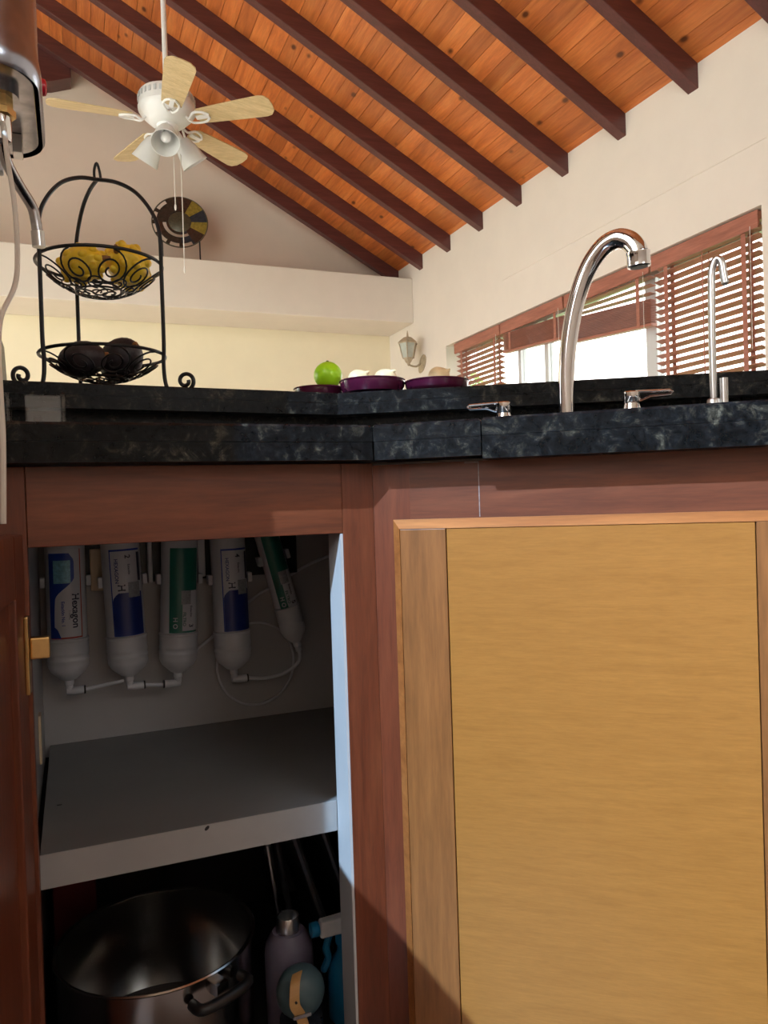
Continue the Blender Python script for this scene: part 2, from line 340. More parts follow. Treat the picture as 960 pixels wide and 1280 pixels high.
# half wall under the raised bar
LA, LB, LCc = Vector((-.117, 1.197, 0)), Vector((.427, 1.234, 0)), Vector((1.36, .683, 0))
nL = Vector((-(LB - LA).y, (LB - LA).x, 0)).normalized(); nR = Vector((-(LCc - LB).y, (LCc - LB).x, 0)).normalized()
def offset_corner(d):
    a = LA + nL * d; u = (LB - LA).normalized(); b = LB + nR * d; v = (LCc - LB).normalized()
    t = ((b - a).x * v.y - (b - a).y * v.x) / (u.x * v.y - u.y * v.x); return a + u * t
def band(d0, d1):     # plan polygons of the left and right bar runs between offsets
    c0, c1 = offset_corner(d0), offset_corner(d1)
    l = [LA + nL * d0, c0, c1, LA + nL * d1]; r = [c0, LCc + nR * d0, LCc + nR * d1, c1]
    fx = lambda L: [(p.x, p.y) for p in L]
    l[0].x = l[3].x = -.116
    return fx(l), fx(r)
bl, br = band(.15, .25)
mb = MB().prism(bl, 0, .961).prism(br, 0, .961)
structure(mb.build('wall_bar', 'wall'), 'half wall carrying the raised granite bar', 'wall')

# ---------------------------------------------------------------- ceiling: planks and rafters
def slope_pt(x, y, h, side=1):
    return (x if side > 0 else 2 * RIDGE - x, y, roof_z(x, y) + h)
def slope_box(mb, xa, xb, y0, y1, h0, h1, side=1):   # xa > xb (towards the ridge)
    p = [slope_pt(xb, y0, h0, side), slope_pt(xa, y0, h0, side), slope_pt(xa, y1, h0, side), slope_pt(xb, y1, h0, side),
         slope_pt(xb, y0, h1, side), slope_pt(xa, y0, h1, side), slope_pt(xa, y1, h1, side), slope_pt(xb, y1, h1, side)]
    return mb.hexa(p)
mb = MB(); slope_box(mb, XW + .5, RIDGE, YREAR, YB + .2, .02, .10); slope_box(mb, XW + .5, RIDGE, 1.2, YB + .2, .001, .10, -1); slope_box(mb, .28, RIDGE, YREAR, 1.2, .001, .10, -1)
ceil = structure(mb.build('ceiling', 'rafter_wood'), 'sloping ceiling of orange pine planks on dark rafters', 'ceiling')
pw = 0.088 * math.cos(R(28.5)); x = XW + .20; row = 0
RY = [2.36 + .4345 * k for k in range(-7, 8)]
while x > RIDGE + .01:
    x2 = max(x - pw, RIDGE)
    cuts = sorted(random.sample([3, 5, 6, 8, 9, 11, 12], 2)); ys = [YREAR] + [RY[c] + .028 for c in cuts] + [YB]
    for a, b in zip(ys, ys[1:]):
        q = random.uniform(0, .0025)
        m_ = MB(); slope_box(m_, x - .0012, x2 + .0012, a + .0008, b - .0008, q, .022); m_.build('plank', 'plank_wood', ceil)
    x = x2; row += 1
for side in (1, -1):
    for y in RY:
        m_ = MB(); slope_box(m_, XW + .15 if side > 0 or y > 1.15 else .25, RIDGE, y, y + .057, -.10, .002, side)
        m_.build('rafter', 'rafter_wood', ceil, bevel=.003)
rb = [(.092, 3.708), (.092, 3.90), (-.36, 4.06), (-.36, 3.60), (-.036, 3.66)]
MB().extrude([(a, 5.46, b) for a, b in rb], (0, .15, 0)).build('ridge_block', 'rafter_wood', ceil)

# ---------------------------------------------------------------- window
win = structure(bpy.data.objects.new('window_1', None), 'wide window behind the wooden blinds', 'window'); COL.objects.link(win)
xg = XW + .115
mb = MB().box(xg, xg + .04, wy0, wy1, wz0, wz0 + .05).box(xg, xg + .04, wy0, wy1, wz1 - .05, wz1).box(xg, xg + .04, wy0, wy0 + .05, wz0 + .05, wz1 - .05).box(xg, xg + .04, wy1 - .05, wy1, wz0 + .05, wz1 - .05)
mb.build('window_frame', 'alu', win)
posts = [(2.76, .07), (3.62, .035), (3.90, .03)]
for y, d in posts: MB().box(xg, xg + .04, y, y + d, wz0 + .05, wz1 - .05).build('mullion', 'alu', win)
ed = [wy0 + .05] + [v for y, d in posts for v in (y, y + d)] + [wy1 - .05]
for a, b in zip(ed[::2], ed[1::2]): MB().box(xg + .017, xg + .023, a, b, wz0 + .05, wz1 - .05).build('pane', 'glass', win)
MB().box(XW - .02, xg, wy0 + .001, wy1 - .001, wz0 - .0, wz0 + .006).build('window_sill', 'alu', win)

# ---------------------------------------------------------------- cabinets
cab = thing('corner_cabinet', 'open reddish wooden corner cabinet with white interior and water filters', 'cabinet', (0.15, YC, 0))
zr, zc_ = .774, .857
MB().box(-.043, .2985, YC, YC + .022, zr, zc_).build('top_rail', 'red_wood_h', cab, bevel=.0008)
MB().box(.2985, .339, YC, YC + .046, .10, zc_).build('stile', 'red_wood_v', cab, bevel=.0008)
MB().box(-.115, -.0435, YC, YC + .022, .10, zc_).build('stile', 'red_wood_v', cab, bevel=.0008)
MB().box(.2950, .2983, YC + .0006, YC + .046, .12, zr - .0005).build('lining', 'white_paint', cab)
MB().box(-.115, .49, 1.331, 1.343, .42, zc_).build('back_panel', 'carcass', cab)
MB().box(-.115, .49, 1.331, 1.343, .10, .4195).build('lower_back_panel', 'shaded_board', cab)  # split from the upper panel to carry the painted shade
MB().box(-.066, -.052, YC + .023, 1.3305, .42, zc_).build('side_panel', 'carcass', cab)
MB().box(-.066, -.052, YC + .023, 1.3305, .10, .4195).build('lower_side_panel', 'shaded_board', cab)
MB().box(.495, .509, .775, 1.3305, .42, zc_).build('side_panel', 'carcass', cab)
MB().box(.495, .509, .775, 1.3305, .10, .4195).build('lower_side_panel', 'shaded_board', cab)
MB().prism([(-.051, .86), (.294, .86), (.34, .88), (.494, .78), (.494, 1.33), (-.051, 1.33)], .10, .116).build('bottom_panel', 'shaded_board', cab)
sh = MB().box(-.0445, .494, .906, 1.3305, .401, .4386).build('shelf', 'shelf_shaded', cab, bevel=.0008)
MB().box(-.0445, .294, .9045, .906, .401, .4384).build('edge_band', 'shelf_edge', sh)
MB().lathe([(.0001, 0), (.0035, .0004), (.0001, .0009)], 8, (.134, .9046, .4345), (0, -1, 0), 1.0, 0.6).build('chip', 'black', sh)
MB().box(-.030, -.024, 1.05, 1.052, .4386, .4392).build('chip', 'black', sh)
MB().box(-.0515, -.0485, 1.13, 1.155, .47, .535).build('shelf_strip', 'beige', cab)
MB().box(-.115, .33, YC + .05, YC + .066, .0, .099).build('toe_kick', 'red_wood_h', cab)
# open door, swung out beside the wall
dph = R(93.5)
da = Vector((math.cos(dph), -math.sin(dph), 0)); dnm = Vector((math.sin(dph), math.cos(dph), 0))    # along the door, and its inner-face normal
hx = Vector((-.047, YC - .003, 0))
door = MB().frame_box(hx, da, dnm, UP, 0.066, .374, -.018, -.007, .166, .728).build('door', 'red_wood_v', cab)
for a, b in ((0, .0655), (.3745, .44)): MB().frame_box(hx, da, dnm, UP, a, b, -.019, 0, .10, .788).build('stile', 'red_wood_v', door, bevel=.002)
for a, b in ((.10, .1655), (.7285, .788)): MB().frame_box(hx, da, dnm, UP, .066, .374, -.019, 0, a, b).build('rail', 'red_wood_v', door, bevel=.002)
hg = MB().frame_box(hx, da, dnm, UP, .004, .020, .0, .004, .628, .706).build('hinge', 'brass', door, bevel=.001)
MB().frame_box(hx + Vector((.0, .0, 0)), (1, 0, 0), (0, 1, 0), UP, .0035, .022, -.014, -.002, .662, .684).build('hinge_arm', 'brass', door, bevel=.002)
# sink cabinet on the angled run
sc = thing('sink_cabinet', 'closed angled sink cabinet with golden plywood door', 'cabinet', tuple(FC))
def rbx(x0, x1, y0, y1, z0, z1): return MB().frame_box(FC, RD, RN, UP, x0, x1, y0, y1, z0, z1)
rbx(.0002, .0460, 0, .022, .10, .8543).build('stile', 'red_wood_v', sc)
rbx(.0461, 1.2, 0, .022, .755, .8543).build('top_rail', 'red_wood_r', sc)
rbx(.435, .56, 0, .022, .10, .7548).build('stile', 'red_wood_v', sc, bevel=.0008)
rbx(.0462, .4345, .010, .022, .10, .7548).build('backing', 'red_wood_v', sc)
rbx(.5602, 1.2, .002, .022, .10, .7548).build('side_panel', 'red_wood_v', sc)
rbx(.05, 1.2, .05, .066, 0, .099).build('toe_kick', 'red_wood_h', sc)
dz0, dz1 = .125, .788; dl, dr = .0265, .487
dsk = rbx(.0925, .4185, -.0165, -.002, dz0 + .012, dz1 - .0112).build('door', 'gold_panel', sc, bevel=.0006)
rbx(.0365, .0915, -.0168, -.002, dz0 + .012, dz1 - .0112).build('stile', 'brown_wood_v', dsk, bevel=.0008)
rbx(.4195, .476, -.0168, -.002, dz0 + .012, dz1 - .0112).build('stile', 'brown_wood_v', dsk, bevel=.0008)
def bevelstrip(pts_in, pts_out, name, mat):   # moulded door edge: face edge inside, thinner edge outside
    a, b = pts_in; c, d = pts_out
    P = lambda s, n, z: FC + RD * s + RN * n + UP * z
    return MB().hexa([P(c[0], -.002, c[1]), P(d[0], -.002, d[1]), P(b[0], -.002, b[1]), P(a[0], -.002, a[1]),
                      P(c[0], -.008, c[1]), P(d[0], -.008, d[1]), P(b[0], -.0175, b[1]), P(a[0], -.0175, a[1])]).build(name, mat, dsk)
il, ir, ib, it = .0363, .4762, dz0 + .0118, dz1 - .0110
bevelstrip(((il, it), (ir, it)), ((dl, dz1), (dr, dz1)), 'edge_moulding', 'edge_wood')
bevelstrip(((il, ib), (il, it)), ((dl, dz0), (dl, dz1)), 'edge_moulding', 'edge_wood')
bevelstrip(((ir, it), (ir, ib)), ((dr, dz1), (dr, dz0)), 'edge_moulding', 'edge_wood')
rbx(.1288, .1298, -.0005, -.0001, .789, .854).build('caulk_drip', 'caulk', sc)
rbx(.113, .129, -.0005, -.0001, .8518, .8538).build('caulk_drip', 'caulk', sc)

# ---------------------------------------------------------------- counter
ct = thing('countertop', 'black granite kitchen countertop with a seam in its front edge', 'countertop', (K.x, K.y, .859))
cb = offset_corner(.034)
def lp(d): return LA + nL * d
def pline(s): return K + RD * s
rend = pline(1.2); rback = LCc + nR * .033
sL = [(-.116, K.y), (K.x, K.y), (cb.x, cb.y), (-.116, (LA + nL * .033).y)]
ss = .1276
s1a = pline(.0008); s1b = pline(ss - .0008); s2a = pline(ss + .0008)
def backpt(s):
    o = pline(s); u = RN; b = cb; v = (LCc - LB).normalized()
    t = ((b - o).x * v.y - (b - o).y * v.x) / (u.x * v.y - u.y * v.x); return o + u * t
b1, b2, b3 = backpt(ss - .0008), backpt(ss + .0008), backpt(1.0)
sM = [(s1a.x, s1a.y), (s1b.x, s1b.y), (b1.x, b1.y), (cb.x + .0008, cb.y)]
q = s2a - RN * .0022; e = pline(1.0) - RN * .0022
sR = [(q.x, q.y), (e.x, e.y), (b3.x, b3.y), (b2.x, b2.y)]
for pl, zt_ in ((sL, .900), (sM, .900)): MB().slab(pl, .8803, zt_, .0028).build('slab', 'granite', ct)
# right slab with the sink cut-out, built as one mesh around the hole
h0, h1, hn0, hn1 = .205, .625, .075, .305
kp = lambda a, n: tuple((K + RD * a + RN * n)[:2])
mS = MB().slab([kp(ss + .0008, -.0022), kp(1.0, -.0022), kp(1.0, hn0), kp(ss + .0008, hn0)], .8803, .9005, .0028)
for pl in ([kp(ss + .0008, hn0), kp(h0, hn0), kp(h0, hn1), kp(ss + .0008, hn1)], [kp(h1, hn0), kp(1.0, hn0), kp(1.0, hn1), kp(h1, hn1)], [kp(ss + .0008, hn1), kp(1.0, hn1), (b3.x, b3.y), (b2.x, b2.y)]): mS.prism(pl, .8803, .9005)
mS.build('slab', 'granite', ct)
MB().prism([(-.116, K.y + .0004), (K.x - .0002, K.y + .0004), (K.x + .03, K.y + .085), (-.116, K.y + .085)], .859, .8800).build('edge_strip', 'granite', ct)
def rpoly(s0, s1, n0, n1): return [tuple((K + RD * s + RN * n)[:2]) for s, n in ((s0, n0), (s1, n0), (s1, n1), (s0, n1))]
MB().prism(rpoly(.0016, ss - .0008, .0004, .06), .8585, .8800).build('edge_strip', 'granite', ct)
MB().prism(rpoly(ss + .0008, 1.0, -.0018, .06), .8545, .8800).build('edge_strip', 'granite', ct)

bar = thing('raised_bar', 'raised black granite bar ledge behind the counter', 'bar ledge', (LB.x, LB.y, .9))
bl, br = band(0, .29); 
for pl in (bl, br): MB().slab(pl, .9823, 1.0, .002).build('slab', 'granite', bar)
bl, br = band(.0006, .07)
for pl in (bl, br): MB().prism(pl, .9625, .9821).build('edge_strip', 'granite', bar)
bl, br = band(.035, .055)
for pl in (bl, br): MB().prism(pl, .9012, .9621).build('backsplash', 'granite', bar)
MB().hexa([(-.1165, 1.24, 1.0005), (-.094, 1.24, 1.0005), (-.094, 1.46, 1.0005), (-.1165, 1.46, 1.0005), (-.1165, 1.24, 1.105), (-.098, 1.24, 1.105), (-.098, 1.46, 1.10), (-.1165, 1.46, 1.10)]).build('upstand', 'granite', bar, bevel=.003)

# ================================================================== WATER FILTERS
def font_mesh(txt, size, mode='CENTER', bold=0.022):
    cu = bpy.data.curves.new('txt', 'FONT'); cu.body = txt; cu.size = size; cu.align_x = mode; cu.align_y = 'CENTER'; cu.resolution_u = 3; cu.offset = size * bold
    o = bpy.data.objects.new('txt', cu); me = bpy.data.meshes.new_from_object(o)
    vs = [tuple(v.co) for v in me.vertices]; fs = [tuple(p.vertices) for p in me.polygons]
    bpy.data.objects.remove(o); bpy.data.curves.remove(cu); bpy.data.meshes.remove(me); return vs, fs
def wrap(r, u, v): a = u / r; return (r * math.sin(a), -r * math.cos(a), v)
def text_on(parent, name, txt, size, rad, u, v, turn, mat, sx=1.0, bold=0):
    vs, fs = font_mesh(txt, size); m_ = MB()
    c, s_ = math.cos(turn), math.sin(turn); pts = []
    for x, y, _ in vs:
        x *= sx; pts.append(wrap(rad, u + x * c - y * s_, v + x * s_ + y * c))
    m_.add(pts, fs); return m_.build(name, mat, parent, world=False)
def patch(parent, name, rad, v0, v1, fu, mat, nv=14, nu=8):    # fu(t)->(u0,u1)
    m_ = MB(); vs = []; fs = []
    for j in range(nv + 1):
        t = j / nv; u0, u1 = fu(t); v = v0 + (v1 - v0) * t
        for i in range(nu + 1): vs.append(wrap(rad, u0 + (u1 - u0) * i / nu, v))
    for j in range(nv):
        for i in range(nu): a = j * (nu + 1) + i; fs.append((a, a + 1, a + nu + 2, a + nu + 1))
    return m_.add(vs, fs).build(name, mat, parent, True, world=False)
def filt(label, x, y, zb, rad, tilt, kind, htop, num, elbow=1, lab0=.0685, lab1=.205):
    ang = math.atan2(x, y)      # turn the printed side towards the kitchen
    f = thing('water_filter', label, 'water filter', (x, y, zb), (0, tilt, 0), 'inline water filters in the cabinet')
    yaw_ = R({1: 2, 2: -10, 3: -12, 4: -14, 5: -6}[num])
    k = rad / .030
    body = MB().lathe([(rad * .97, .066), (rad * .97, htop)], 32).build('body', 'plastic', f, True, world=False)
    MB().lathe([(.007 * k, 0), (.012 * k, .002), (rad * .62, .008), (rad * .85, .014), (rad * .97, .021), (rad * 1.0, .024), (rad * 1.0, .031), (rad * 1.025, .032), (rad * 1.025, .035), (rad, .036), (rad, .041), (rad * 1.025, .042), (rad * 1.025, .0455), (rad * 1.01, .047), (rad * 1.01, .062), (rad * 1.04, .063), (rad * 1.04, .066), (rad * .97, .067)], 32).build('end_cap', 'plastic', f, True, world=False)
    fit = MB().lathe([(.0055, -.016), (.0055, -.008), (.0068, -.007), (.0068, .001)], 14).build('fitting', 'plastic', f, True, world=False)
    if elbow:
        MB().tube([(-.004 * elbow, 0, -.0165), (.008 * elbow, 0, -.0175), (.021 * elbow, 0, -.0175)], [.0058, .0062, .0062], 12).build('elbow', 'plastic', f, True, world=False)
        MB().tube([(.021 * elbow, 0, -.0175), (.0235 * elbow, 0, -.0175)], .0066, 12).build('collar', 'black', f, world=False)
    rot = Matrix.Rotation(yaw_ * -1, 4, 'Z')
    parts = []
    L = rad * .97 + .0004; H = L + .0003; H2 = L + .0006; w2 = rad * .92
    half = rad * .84
    if kind == 'blue_wave':
        parts.append(patch(f, 'label', L, lab0, lab1, lambda t: (-half, half), 'label'))
        def fu(t):
            # t bottom to top; right limit of the blue field
            import math as m
            if t < .12: e = -.0135 - .0 + (.12 - t) * .05
            elif t < .45: e = -.0175 + (t - .12) ** 2 * .02
            elif t < .72:
                q_ = (t - .45) / .27; e = -.0153 + .029 * (3 * q_ ** 2 - 2 * q_ ** 3)
            else: e = .0137 + .0 if t < .92 else .0137 - (t - .92) * .09
            return (-half, e)
        parts.append(patch(f, 'label_field', H, lab0 + .001, lab1 - .006, fu, 'blue', 30))
        parts.append(patch(f, 'label_square', H2, lab1 - .052, lab1 - .017, lambda t: (-.017, .0085), 'sky'))
        parts.append(patch(f, 'label_line', H, lab0, lab0 + .0022, lambda t: (-half, half), 'inkred', 2))
        parts.append(patch(f, 'label_line', H, lab0, lab1, lambda t: (half - .0018, half), 'inkred', 2, 1))
        parts.append(text_on(f, 'lettering', 'Hexagon', .0155, H, .0145, lab0 + .042, -math.pi / 2, 'ink', 0.95))
        parts.append(text_on(f, 'lettering', 'Estación No. 1', .0068, H, -.0040, lab0 + .038, -math.pi / 2, 'blue', .95))
        parts.append(text_on(f, 'lettering', '5 micras', .0042, H, .0055, lab0 + .036, -math.pi / 2, 'greysq'))
    elif kind == 'navy':
        parts.append(patch(f, 'label', L, lab0, lab1, lambda t: (-half, half), 'blue'))
        parts.append(patch(f, 'label_field', H, lab0 + .0015, lab1 - .003, lambda t: (-half + .0018, half), 'label'))
        def fu(t): return (-half + .0018 + max(0, t - .8) ** 2 * .25, half)
        parts.append(patch(f, 'label_field', H2, lab0 + .001, lab0 + .068, fu, 'navy', 16))
        parts.append(patch(f, 'label_square', H2 + .0002, lab0 + .060, lab0 + .084, lambda t: (.001, half - .004), 'greysq'))
        parts.append(text_on(f, 'lettering', 'HEXAGON', .0078, H2, -.0155, lab1 - .034, -math.pi / 2, 'navy'))
        parts.append(text_on(f, 'lettering', 'H', .0160, H2, -.0095, lab0 + .076, -math.pi / 2, 'ink'))
        parts.append(text_on(f, 'lettering', str(num), .0120, H2, .0025, lab1 - .012, -math.pi / 2, 'ink'))
        parts.append(text_on(f, 'lettering', 'Estación', .0050, H2, .004, lab1 - .032, -math.pi / 2, 'ink'))
        parts.append(patch(f, 'label_line', H2, lab0 + .085, lab1 - .006, lambda t: (half - .007, half - .0005), 'ink', 2, 3))
    else:
        parts.append(patch(f, 'label', L, lab0, lab1, lambda t: (-half, half), 'green'))
        parts.append(patch(f, 'label_field', H, lab0 + .003, lab0 + .068, lambda t: (-.004, half - .001), 'label'))
        parts.append(patch(f, 'label_square', H2, lab0 + .046, lab0 + .068, lambda t: (-.006, .010), 'greysq'))
        parts.append(text_on(f, 'lettering', str(num), .012, H2, .011 * k, lab0 + .011, -math.pi / 2, 'ink'))
        parts.append(text_on(f, 'lettering', 'Estación', .0055, H2, .011 * k, lab0 + .034, -math.pi / 2, 'ink'))
        parts.append(text_on(f, 'lettering', 'H O', .010, H2, -.0155 * k, lab0 + .016, -math.pi / 2, 'label'))
        parts.append(text_on(f, 'lettering', 'FILTRO', .007, H2, -.001 * k, lab0 + .022, -math.pi / 2, 'green'))
    for p in parts:
        p.data.transform(rot)
    for s_ in (-1, 1):
        MB().box(s_ * (rad + .003) - .0035, s_ * (rad + .003) + .0035, -.012, .010, .146, .162).build('clip', 'plastic', f, world=False, bevel=.001)
    return f
FY = 1.285
filt('first filter at the door side, white with blue wave and Hexagon lettering', -.0125, FY, .549, .0300, 0, 'blue_wave', .30, 1)
filt('second filter from the door, white label half navy, numbered 2', .0765, FY, .545, .0305, R(-2.0), 'navy', .30, 2)
filt('large upright filter with dark green label in the middle of the row', .1525, FY, .542, .0300, R(2.5), 'green', .30, 3, elbow=-1)
filt('fourth filter from the door, navy label numbered 4, beside coiled tube', .2440, FY, .537, .0300, R(-1.0), 'navy', .31, 4)
filt('small tilted filter with dark green label at the right end of the row', .3545, FY, .572, .0215, R(-14), 'green', .24, 5, elbow=0, lab0=.062, lab1=.205)
br_ = thing('filter_bracket', 'dark mounting plate with beige clips holding the filters', 'bracket', (.15, 1.33, .70))
MB().box(-.02, .37, 1.322, 1.3305, .69, .80).build('plate', 'black', br_)
MB().box(.024, .047, 1.300, 1.3215, .683, .75).build('holder', 'beige', br_, bevel=.002)
MB().box(.1125, .1195, 1.300, 1.3215, .690, .76).build('holder', 'plastic', br_, bevel=.002)
MB().box(.193, .205, 1.300, 1.3215, .695, .76).build('holder', 'plastic', br_, bevel=.002)
def hose(label, pts, r=.0032, mat='plastic', name='water_tube'):
    return tag(MB().tube(smooth_path(pts, 8), r, 8).build(name, mat, None, True), label, 'tube', 'thin white water tubes')
hose('thin white tube joining first and second filter', [(.0115, FY, .5315), (.04, FY, .535), (.068, FY, .538)], .003)
hose('thin white tube joining second filter and middle green filter', [(.100, FY, .5275), (.114, FY, .526), (.128, FY, .5245)], .003)
hose('white tube curving from fourth filter up into the small tilted filter', [(.268, FY, .5195), (.300, FY, .516), (.335, FY, .522), (.357, FY, .538), (.3585, FY, .557)], .0032)
cx, cz = .290, .535
ring = [(cx + .068 * math.cos(a), 1.322 + .003 * a / 6, cz + .072 * math.sin(a)) for a in [R(50 - i * 15) for i in range(0, 25)]]
hose('thin tube coiled in a wide loop against the cabinet back', ring, .0022)
hose('thin tube rising across the back panel to the right wall', [(.155, 1.326, .548), (.22, 1.327, .59), (.285, 1.327, .645), (.33, 1.327, .67), (.40, 1.327, .705), (.485, 1.327, .73)], .0028)

# ================================================================== UNDER THE SHELF
pz, pr = .26, .1235; pc = (.083, 1.02)
pot = thing('stock_pot', 'large open stainless steel pot under the cabinet shelf', 'pot', (pc[0], pc[1], .1165))
h = pz - .1165
MB().lathe([(.0005, .0005), (pr - .016, .0005), (pr - .006, .004), (pr - .003, .012), (pr - .003, h - .004), (pr, h - .002), (pr + .0015, h), (pr, h + .0015), (pr - .004, h), (pr - .005, h - .006), (pr - .005, .010), (pr - .012, .004), (.0005, .004)], 56).build('body', 'steel', pot, True, world=False)
ha = R(-62)
for a in (ha, ha + math.pi):
    u = Vector((math.cos(a), math.sin(a), 0)); v_ = Vector((-math.sin(a), math.cos(a), 0)); c = u * (pr - .002) + UP * (h - .022)
    if a == ha + math.pi: pass
    hd = MB().tube(smooth_path([c - v_ * .035, c - v_ * .033 + u * .018, c + u * .023, c + v_ * .033 + u * .018, c + v_ * .035], 5), .0065, 10).build('handle', 'black', pot, True, world=False)
    MB().frame_box(c, u, v_, UP, -.001, .012, -.008, .008, -.002, .012).build('handle_bracket', 'steel', hd, world=False)
fl = thing('insulated_flask', 'lilac grey insulated bottle with steel neck beside the pot', 'bottle', (.2497, .995, .1165))
MB().lathe([(.028, 0), (.031, .003), (.032, .05), (.0325, .095), (.031, .108), (.025, .119), (.021, .124)], 28).build('body', 'lilac', fl, True, world=False)
MB().lathe([(.0155, .1243), (.0155, .142), (.0145, .144), (.013, .143), (.013, .126)], 24).build('neck', 'brushed', fl, True, world=False)
cp = thing('strapped_canteen', 'slate teal round canteen with tan leather strap in front of the lilac bottle', 'bottle', (.246, .928, .1165))
MB().lathe([(.022, 0), (.026, .004), (.028, .02), (.027, .050)], 24).build('body', 'smoke', cp, True, world=False)
MB().ball((0, 0, .082), .031, .026, .032, 24, 14).build('lid', 'teal_grey', cp, True, world=False)
sp_ = [(-.006, -.010, .1125), (-.012, -.020, .107), (-.0155, -.028, .096), (-.0155, -.030, .085), (-.010, -.0305, .074), (-.006, -.031, .060), (-.005, -.031, .051)]
mbs = MB(); SP = smooth_path(sp_, 4); wv = Vector((.0062, 0, .0012))
for i in range(len(SP) - 1):
    a, b = SP[i], SP[i + 1]; n_ = Vector((0, -.0018, 0)); mbs.hexa([a - wv, a + wv, b + wv, b - wv, a - wv + n_, a + wv + n_, b + wv + n_, b - wv + n_])
st = mbs.build('strap', 'leather', cp, True, world=False)
MB().box(-.019, .003, -.0355, -.0335, .071, .075).build('buckle', 'dullchrome', st, world=False)
MB().lathe([(.0016, 0), (.0016, .0016)], 8, (-.0145, -.0318, .090), (0, -1, 0)).build('rivet', 'black', st, world=False)
MB().lathe([(.0022, 0), (.0022, .0018)], 8, (-.0055, -.0325, .060), (0, -1, 0)).build('rivet', 'brass', st, world=False)
MB().tube([(-.016, -.029, .05), (-.016, -.030, .02)], .003, 8).tube([(.010, -.027, .05), (.010, -.029, .02)], .003, 8).tube([(-.016, -.029, .05), (.010, -.027, .05)], .003, 8).build('lid_clasp', 'brushed', cp, True, world=False)
sb = thing('spray_bottle', 'blue spray bottle with white trigger head at the right of the cabinet', 'spray bottle', (.322, .975, .1165))
MB().lathe([(.022, 0), (.024, .003), (.024, .06), (.019, .078), (.011, .088), (.010, .100)], 24).build('body', 'bluebottle', sb, True, world=False)
MB().lathe([(.0125, .1), (.0125, .112), (.010, .116)], 20).build('cap', 'bluebottle', sb, True, world=False)
MB().hexa([(-.036, -.009, .116), (.018, -.009, .116), (.018, .009, .116), (-.036, .009, .116), (-.034, -.008, .137), (.014, -.008, .139), (.014, .008, .139), (-.034, .008, .137)]).build('spray_head', 'plastic', sb, bevel=.003, world=False)
MB().lathe([(.0085, 0), (.0095, .002), (.0095, .011), (.006, .012)], 16, (-.036, 0, .127), (-1, 0, 0)).build('nozzle', 'bluebottle', sb, True, world=False)
MB().tube(smooth_path([(-.020, 0, .118), (-.026, 0, .100), (-.024, 0, .085), (-.032, 0, .068)], 5), [.005] * 15 + [.003], 8).build('trigger', 'bluebottle', sb, True, world=False)
# trays, boards and handles leaning in the right corner
def lean(label, x0, y0, x1, zt_, wd, th, mat, name, cat, hole=False):
    t = thing(name, label, cat, (x0, y0, .1165))
    ax = Vector((x1 - x0, .02, zt_ - .1165)); L_ = ax.length; ax.normalize(); ay = Vector((0, 1, 0)); ay = (ay - ax * ay.dot(ax)).normalized(); an = ax.cross(ay)
    q_ = wd / 2; pl = [(-q_ * .0, 0)]
    outl = [(-q_, .004), (-q_ + .006, 0), (q_ - .006, 0), (q_, .004), (q_, L_ - .02), (q_ - .008, L_ - .005), (q_ - .02, L_), (-q_ + .02, L_), (-q_ + .008, L_ - .005), (-q_, L_ - .02)]
    MB().extrude([ay * a + ax * b for a, b in outl], an * th).build('board' if cat != 'tray' else 'pan', mat, t, bevel=.001, world=False)
    MB().tube([ax * .02 + ay * (-q_ + .003) + an * th * .5, ax * (L_ - .02) + ay * (-q_ + .003) + an * th * .5], th * .62, 8).build('rim', mat, t, True, world=False)
    return t
lean('dark oven tray leaning on the cabinet side behind the spray bottle', .385, 1.10, .305, .385, .20, .008, 'darktray', 'oven_tray', 'tray')
lean('dark grey cutting board leaning beside the oven tray', .345, 1.10, .270, .372, .17, .009, 'darktray', 'cutting_board', 'board')
lean('thin olive green board at the far right of the cabinet', .425, 1.09, .345, .375, .18, .006, 'olive', 'olive_board', 'board')
def stick(label, pts, r, mat):
    t = thing('utensil', label, 'utensil', pts[0]); P_ = [Vector(p) - Vector(pts[0]) for p in pts]
    MB().tube(P_, r, 10).build('handle', mat, t, True, world=False)
    MB().lathe([(r, 0), (r * 1.25, .002), (r * 1.25, .008), (r * .6, .011)], 10, P_[-1], P_[-1] - P_[-2]).build('end_cap', mat, t, True, world=False); return t
stick('slim grey utensil handle standing behind the lilac bottle', [(.270, 1.085, .1165), (.262, 1.09, .20), (.2475, 1.095, .315)], .0055, 'brushed')
stick('second thinner dark utensil handle behind the lilac bottle', [(.290, 1.10, .1165), (.278, 1.105, .22), (.264, 1.11, .318)], .0048, 'darktray')
bx = thing('red_carton', 'dark red carton in the shadow behind the pot', 'box', (-.015, 1.26, .1165))
MB().box(-.03, .03, -.05, .05, 0, .22).build('carton', 'carton_red', bx, bevel=.002, world=False)
MB().box(-.030, .030, -.0515, -.0502, .16, .19).build('printed_band', 'black', bx, world=False)

